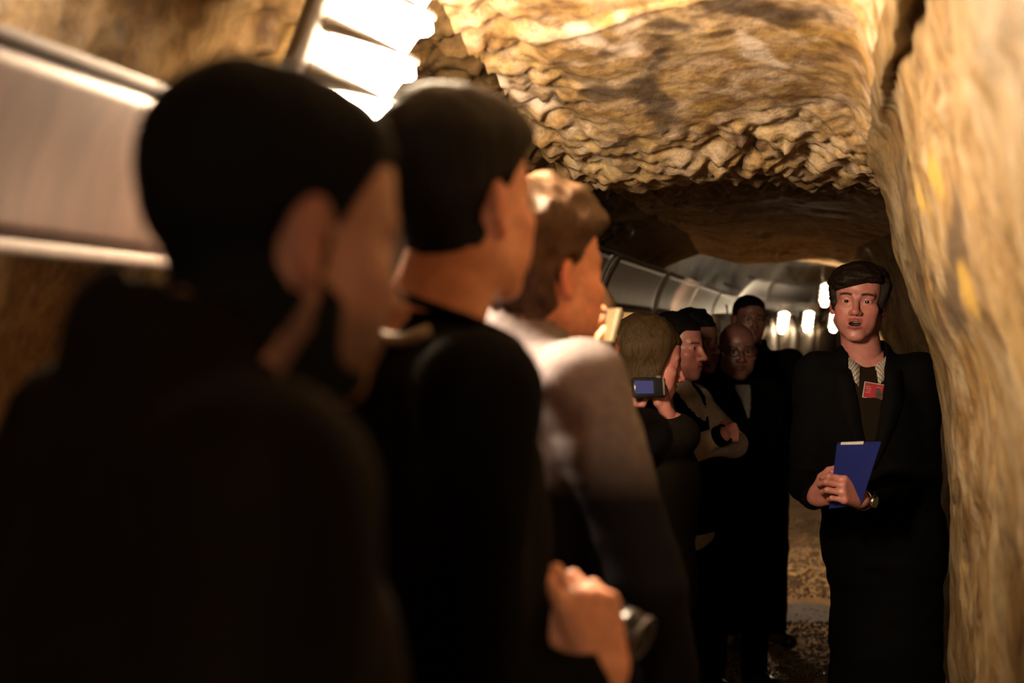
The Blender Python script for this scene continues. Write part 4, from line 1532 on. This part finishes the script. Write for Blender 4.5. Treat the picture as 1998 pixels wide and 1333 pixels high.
def th10(q):
    x, y, z, ax = q[:, 0], q[:, 1], q[:, 2], np.abs(q[:, 0])
    # parted high on his left (picture right); the fringe falls across to his right temple (+x)
    fr = 0.066 - 0.30 * np.clip(x + 0.03, 0, 0.10)
    zl = -0.070 + (0.066 + 0.070) * smooth(-0.045, 0.028, y)
    zl = np.where(y > 0.028, fr, np.minimum(zl, fr))
    side = smooth(0.040, 0.028, y) * (ax > 0.05) * smooth(-0.040, -0.022, z)
    g = np.maximum(smooth(-0.008, 0.010, z - zl), side)
    t = 0.010 + 0.011 * smooth(0.0, 0.09, z) + 0.004 * smooth(0.05, 0.085, y) * smooth(0.02, 0.06, z) + 0.007 * smooth(0.05, 0.075, ax) * smooth(-0.04, 0.01, z) * smooth(0.05, 0.02, y)
    t = t * (0.4 + 0.6 * np.maximum(smooth(0.0, 0.04, z - zl), smooth(0.04, 0.02, y)))
    return -0.012 + (t + 0.012) * g
guide.hair(th10, HAIR_DARK, strands=0.005, freq=(16, 60, 75))

# ------------------------------------------------------------------ garments and belongings
def collar_flaps(pers, mat, name='shirt_collar', spread=0.055, drop=0.085, h=0.034):
    """shirt collar: standing band with two points, as one thin folded sheet"""
    nb = pers.J['neck']
    n = 28
    rows = []
    for i in range(n + 1):
        a = math.radians(-160 + 320 * i / n)            # 0 = back, +-160 front
        f = abs(a) / math.radians(160)
        r_in, r_out = 0.066, 0.078
        dirv = np.array([math.sin(a), -math.cos(a), 0])
        base = nb + np.array([0, 0.008, 0.0])
        dip = -0.055 * f ** 2.5
        inn = base + dirv * r_in + np.array([0, 0.012 * f, 0.012 + dip])
        top = base + dirv * (r_in + 0.004) + np.array([0, 0.014 * f, h + dip])
        pt = drop * max(0, (f - 0.7) / 0.3) ** 0.8 * 0.45
        out = base + dirv * (r_out + 0.012 * f) + np.array([0.0, 0.012 * f + 0.25 * pt, -0.012 + dip - pt])
        rows.append([inn, top, out])
    vs, fs = [], []
    for r in rows:
        vs += [tuple(q) for q in r]
    for i in range(n):
        for j in range(2):
            fs.append((i * 3 + j, i * 3 + 3 + j, i * 3 + 4 + j, i * 3 + 1 + j))
    o = mesh_obj(name, vs, fs, mat, pers.root)
    md = o.modifiers.new('thick', 'SOLIDIFY')
    md.thickness = 0.003
    md.offset = 0
    return o

def chest_panel(pers, name, mat, half, z0, z1, off, taper=1.0, x0=0.0, res=0.007):
    """a garment showing in the opening of the jacket: strip of torso surface, wide on top"""
    nb = pers.J['neck']
    def fn(P):
        d = pers.torso_fn(P)
        ring = s_cone(P, nb + np.array([0, -0.012, -0.04]), nb + np.array([0, 0.0, 0.022]), 0.084, 0.074)
        d = smin(d, ring, 0.025) - off
        hole = s_cone(P, nb + np.array([0, 0.004, -0.05]), nb + np.array([0, 0.03, 0.16]), 0.060, 0.085)
        d = smax(d, -hole, 0.006)
        t = np.clip((P[:, 2] - z0) / (z1 - z0), 0, 1)
        w = half * (taper + (1 - taper) * t)
        return np.maximum.reduce([d, np.abs(P[:, 0] - nb[0] - x0) - w, z0 - P[:, 2], P[:, 2] - z1, 0.02 - P[:, 1] + nb[1]])
    return sdf_obj(name, fn, (nb[0] - 0.13, nb[1], z0 - 0.02), (nb[0] + 0.13, nb[1] + 0.24, z1 + 0.02), res, mat, pers.root)

collar_flaps(guide, CHECK)
chest_panel(guide, 'jumper', C_BROWN, 0.062, 1.14, 1.47, -0.004, taper=0.05)
chest_panel(man8, 'shirt', C_SHIRT, 0.040, 1.19, 1.345, 0.012, taper=0.05, res=0.009)

# lapels of the blazer
def lapel(pers, sgn):
    nb = pers.J['neck']
    pts = []
    zs = np.linspace(1.46, 1.16, 12)
    vs, fs = [], []
    for i, z in enumerate(zs):
        t = i / 11
        inner = 0.052 * (1 - t) + 0.004 * t
        outer = inner + 0.055 * math.sin(math.pi * min(1, 0.15 + 0.85 * t) ** 0.7) + 0.006
        for xx in (inner, outer):
            x = nb[0] + sgn * xx
            # march to the jacket surface from the front
            ys = np.linspace(nb[1] + 0.24, nb[1], 60)
            q = np.stack([np.full(60, x), ys, np.full(60, z)], 1)
            d = pers.jacket_fn(q)
            k = int(np.argmax(d < 0.004)) if (d < 0.004).any() else 59
            vs.append((x, ys[k] + 0.003, z))
    for i in range(11):
        q = (2 * i, 2 * i + 1, 2 * i + 3, 2 * i + 2)
        fs.append(q if sgn < 0 else tuple(reversed(q)))
    o = mesh_obj('lapel', vs, fs, C_BLACK2, pers.root)
    md = o.modifiers.new('thick', 'SOLIDIFY')
    md.thickness = 0.006
    md.offset = 0
lapel(guide, 1)
lapel(guide, -1)

def on_front(pers, wx, wz, dist, gap=0.004):
    """point on a person's jacket hit by the horizontal line of sight through picture pixel (wx, wz)"""
    a = pers.l(px(wx, wz, dist - 0.6))
    b = pers.l(px(wx, wz, dist + 0.3))
    t = np.linspace(0, 1, 600)[:, None]
    q = a + (b - a) * t
    d = pers.jacket_fn(q)
    k = int(np.argmax(d < gap))
    e = 0.01
    g = np.array([pers.jacket_fn((q[k] + np.eye(3)[i] * e)[None])[0] - pers.jacket_fn((q[k] - np.eye(3)[i] * e)[None])[0] for i in range(3)])
    return q[k], g / np.linalg.norm(g)

# badge
def badge():
    pos, nrm = on_front(guide, 1703, 764, 4.4, 0.006)
    wp = guide.M @ Vector(pos)
    wn = guide.M.to_3x3() @ Vector(nrm)
    wn.z *= 0.3
    wn.normalize()
    root = empty('name_badge', wp)
    tag(root, 'red name badge clipped to the speaker\'s coat', 'badge')
    y = -wn
    xx = Vector((0, 0, 1)).cross(-y).normalized()
    if xx.x < 0:
        xx = -xx
    zz = xx.cross(y).normalized()
    if zz.z < 0:
        zz = -zz
    R = Matrix((xx, y, zz)).transposed()
    R = R @ Matrix.Rotation(math.radians(10), 3, 'Y')
    R4 = R.to_4x4()
    off = Matrix.Translation((0, -0.012, 0))
    def p(mb, n, m):
        mb.build(n, m, root, False, R4 @ off)
    p(MB().box((0, 0, 0), (0.062, 0.003, 0.050), None, 0.001), 'sleeve', CLEAR)
    p(MB().box((-0.0, -0.0018, 0), (0.057, 0.001, 0.045)), 'card', RED)
    mb = MB()
    mb.box((0.017, -0.0024, -0.008), (0.021, 0.0006, 0.024))
    mb.box((0.012, -0.0024, 0.007), (0.010, 0.0006, 0.008))
    p(mb, 'picture', DKPRINT)
    for k, (x, z, w, h) in enumerate(((-0.016, 0.011, 0.016, 0.0035), (-0.016, 0.005, 0.018, 0.0035), (-0.017, -0.001, 0.016, 0.003), (-0.016, -0.007, 0.018, 0.003), (0.016, 0.0135, 0.017, 0.003))):
        mb = MB()
        rnd = random.Random(k)
        n = 6
        for i in range(n):
            if rnd.random() < 0.85:
                mb.box((x - w / 2 + w * (i + 0.5) / n, -0.0024, z), (w / n * 0.7, 0.0006, h * (0.7 + 0.5 * rnd.random())))
        p(mb, 'print_line', PINK)
badge()

# folder in the speaker's hands
def folder():
    c = [px(1633, 868, 4.02), px(1718, 866, 4.00), px(1680, 985, 4.05), px(1618, 992, 4.07)]
    root = empty('folder', (c[2] + c[3]) / 2)
    tag(root, 'blue document folder held upright in the speaker\'s hands', 'folder')
    L = [p - root.location for p in c]
    n = (L[1] - L[0]).cross(L[3] - L[0]).normalized()
    if n.y > 0:
        n = -n
    def slab(q, a, b):
        vs = [p + n * a for p in q] + [p + n * b for p in q]
        fs = [(0, 1, 2, 3), (7, 6, 5, 4)] + [(i, i + 4, (i + 1) % 4 + 4, (i + 1) % 4) for i in range(4)]
        return vs, fs
    v, f = slab(L, 0.0015, 0.004)
    mb = MB().add(v, f)
    mb.build('front_cover', BLUE, root)
    v, f = slab([p + Vector((0.003, 0, 0.004)) for p in L], -0.006, -0.0035)
    MB().add(v, f).build('back_cover', BLUE, root)
    q = [L[0] + (L[1] - L[0]) * 0.1 + Vector((0, 0, 0.006)), L[0] + (L[1] - L[0]) * 0.62 + Vector((0, 0, 0.007)), L[2] + (L[3] - L[2]) * 0.4, L[3] + Vector((0.004, 0, 0.01))]
    v, f = slab(q, -0.003, 0.001)
    MB().add(v, f).build('paper', PAPER, root)
folder()

# wrist watch
def watch():
    w = guide.J['wrL']
    e = guide.J['elL']
    ax = Vector((w - e) / np.linalg.norm(w - e))
    c = guide.M @ Vector(w - np.array(ax) * 0.004)
    axw = (guide.M.to_3x3() @ ax).normalized()
    root = empty('wrist_watch', c)
    tag(root, 'steel wrist watch with a pale dial on the speaker\'s wrist', 'watch')
    rot = axw.to_track_quat('Z', 'Y').to_matrix().to_4x4()
    mb = MB()
    mb.lathe([(0.029, -0.009), (0.032, -0.009), (0.032, 0.009), (0.029, 0.009), (0.029, -0.009)], 28)
    mb.build('bracelet', STEEL, root, True, rot)
    dirw = Vector((0.25, -1, -0.15))
    dirw = (dirw - axw * dirw.dot(axw)).normalized()
    r2 = dirw.to_track_quat('Z', 'Y').to_matrix().to_4x4()
    mb = MB()
    mb.lathe([(0.0001, 0.030), (0.019, 0.030), (0.020, 0.033), (0.019, 0.040), (0.0165, 0.041)], 28)
    mb.build('case', STEEL, root, True, r2)
    mb = MB()
    mb.lathe([(0.0001, 0.0405), (0.0168, 0.0405)], 28)
    mb.build('dial', WATCHF, root, False, r2)
watch()

# camera in the second man's hand
def hand_camera():
    c = px(1166, 1225, 1.66)
    root = empty('compact_camera', c - Vector((0, 0, 0.03)))
    tag(root, 'black camera with a round lens gripped in a hand at the bottom', 'camera')
    R = Matrix.Rotation(math.radians(-30), 4, 'Z') @ Matrix.Rotation(math.radians(20), 4, 'Y')
    up = Vector((0, 0, 0.03))
    T = Matrix.Translation(up) @ R
    MB().box((-0.012, 0.03, 0), (0.062, 0.030, 0.060), None, 0.008).build('camera_body', BLACK_PL, root, True, T)
    A = T @ Matrix.Translation((0.018, 0.03, 0.002)) @ Matrix.Rotation(math.radians(90), 4, 'Y')
    MB().lathe([(0.0001, 0), (0.026, 0), (0.027, 0.012), (0.025, 0.014), (0.026, 0.026), (0.0235, 0.028), (0.020, 0.024), (0.0001, 0.024)], 28).build('lens_barrel', BLACK_PL, root, True, A)
    MB().lathe([(0.0235, 0.0265), (0.0265, 0.0265), (0.0265, 0.0300), (0.0235, 0.0300), (0.0235, 0.0265)], 28).build('lens_ring', METAL_B, root, True, A)
    MB().lathe([(0.0001, 0.027), (0.012, 0.0265), (0.020, 0.0245)], 24).build('lens_glass', GLASSLENS, root, True, A)
hand_camera()

# strap around the second man's neck, hanging to the chest
def strap():
    nb = man2.J['neck']
    pts = []
    for i in range(25):
        a = math.radians(-165 + 330 * i / 24)
        f = abs(a) / math.radians(165)
        x, y = math.sin(a) * 0.072, -math.cos(a) * 0.076
        z = nb[2] + 0.080 - 0.085 * f
        pts.append(nb * np.array([1, 1, 0]) + np.array([x * (1 + 0.25 * f), (y + 0.008) * (1 + 0.3 * f), z]))
    MB().tube(pts, 0.014, 8, flat=0.25).build('camera_strap', STRAP, man2.root, True)
strap()

def undershirt():
    pts = [q for q in (on_front(man2, x, y, 1.72, 0.006)[0] for x, y in ((716, 600), (722, 625), (738, 648), (760, 662), (786, 664), (812, 656), (840, 644))) if np.linalg.norm(q - man2.J['neck']) < 0.25]
    MB().tube(pts, 0.0075, 8).build('undershirt_edge', C_WHITE, man2.root, True)
undershirt()

def wristband():
    w, e = man6.J['wrR'], man6.J['elR']
    ax = Vector((w - e) / np.linalg.norm(w - e))
    rot = ax.to_track_quat('Z', 'Y').to_matrix().to_4x4()
    mb = MB()
    mb.lathe([(0.027, -0.016), (0.037, -0.016), (0.038, 0.0), (0.037, 0.016), (0.027, 0.016), (0.027, -0.016)], 24)
    mb.build('wristband', C_BLACK, man6.root, True, Matrix.Translation(Vector(w)) @ rot)
wristband()

# phone in the raised hand
def phone():
    c = px(1190, 636, 2.72)
    root = empty('phone', c - Vector((0, 0, 0.05)))
    tag(root, 'phone in a pale case held up beyond the grey jumper', 'phone')
    R = Matrix.Translation((0, 0, 0.05)) @ Matrix.Rotation(math.radians(8), 4, 'Z') @ Matrix.Rotation(math.radians(14), 4, 'Y')
    MB().box((0, 0, 0), (0.012, 0.120, 0.068), None, 0.004).build('case', CASE, root, False, R)
    MB().box((0.0065, 0, 0), (0.002, 0.110, 0.060)).build('screen', BLACK_PL, root, False, R)
    MB().box((-0.007, 0.04, 0.02), (0.003, 0.022, 0.020), None, 0.001).build('camera_bump', BLACK_PL, root, False, R)
phone()

# small camera of the blonde woman
def compact():
    root = empty('compact_camera', cam_c - Vector((0, 0, 0.03)))
    tag(root, 'small camera with glowing blue screen in the blonde woman\'s hands', 'camera')
    R = Matrix.Translation((0, 0, 0.03)) @ Matrix.Rotation(math.radians(12), 4, 'Z') @ Matrix.Rotation(math.radians(-12), 4, 'X')
    MB().box((0.005, 0, 0), (0.098, 0.022, 0.058), None, 0.006).build('camera_body', BLACK_PL, root, True, R)
    MB().box((-0.010, -0.0115, 0), (0.052, 0.002, 0.036)).build('screen', LCD, root, False, R)
    MB().box((0.047, -0.004, 0.002), (0.008, 0.018, 0.052), None, 0.003).build('side_grip', METAL_B, root, True, R)
    MB().lathe([(0.0001, 0.034), (0.0075, 0.034), (0.0085, 0.030), (0.0085, 0.026)], 16).build('shutter_button', METAL_B, root, True, R @ Matrix.Translation((0.036, 0, 0)))
    MB().lathe([(0.0001, 0.030), (0.018, 0.030), (0.020, 0.010), (0.022, 0.0)], 24).build('lens', BLACK_PL, root, True, R @ Matrix.Rotation(math.radians(-90), 4, 'X'))
compact()

# glasses of the bald man
def glasses(pers):
    root_pts = []
    rt = empty('glasses', pers.M @ Vector(pers.from_head((0, 0.1, 0.004))))
    tag(rt, 'dark-rimmed glasses worn by the bald man', 'glasses')
    inv = rt.matrix_basis.inverted() @ pers.M
    H = lambda x, y, z: inv @ Vector(pers.from_head((x, y, z)))
    for sx in (-1, 1):
        pts = []
        for k in range(21):
            a = 2 * math.pi * k / 20
            pts.append(H(sx * 0.033 + 0.023 * math.cos(a), 0.103 - 0.1 * abs(0.023 * math.cos(a)), 0.002 + 0.016 * math.sin(a)))
        MB().tube(pts, 0.0015, 6, False).build('rim', BLACK_PL, rt, True)
        MB().tube([H(sx * 0.056, 0.099, 0.008), H(sx * 0.076, 0.085, 0.009), H(sx * 0.082, 0.0, 0.008), H(sx * 0.080, -0.02, 0.0)], 0.0016, 6).build('temple', BLACK_PL, rt, True)
    MB().tube([H(-0.010, 0.104, 0.004), H(0, 0.108, 0.007), H(0.010, 0.104, 0.004)], 0.0015, 6).build('bridge', BLACK_PL, rt, True)
glasses(man8)
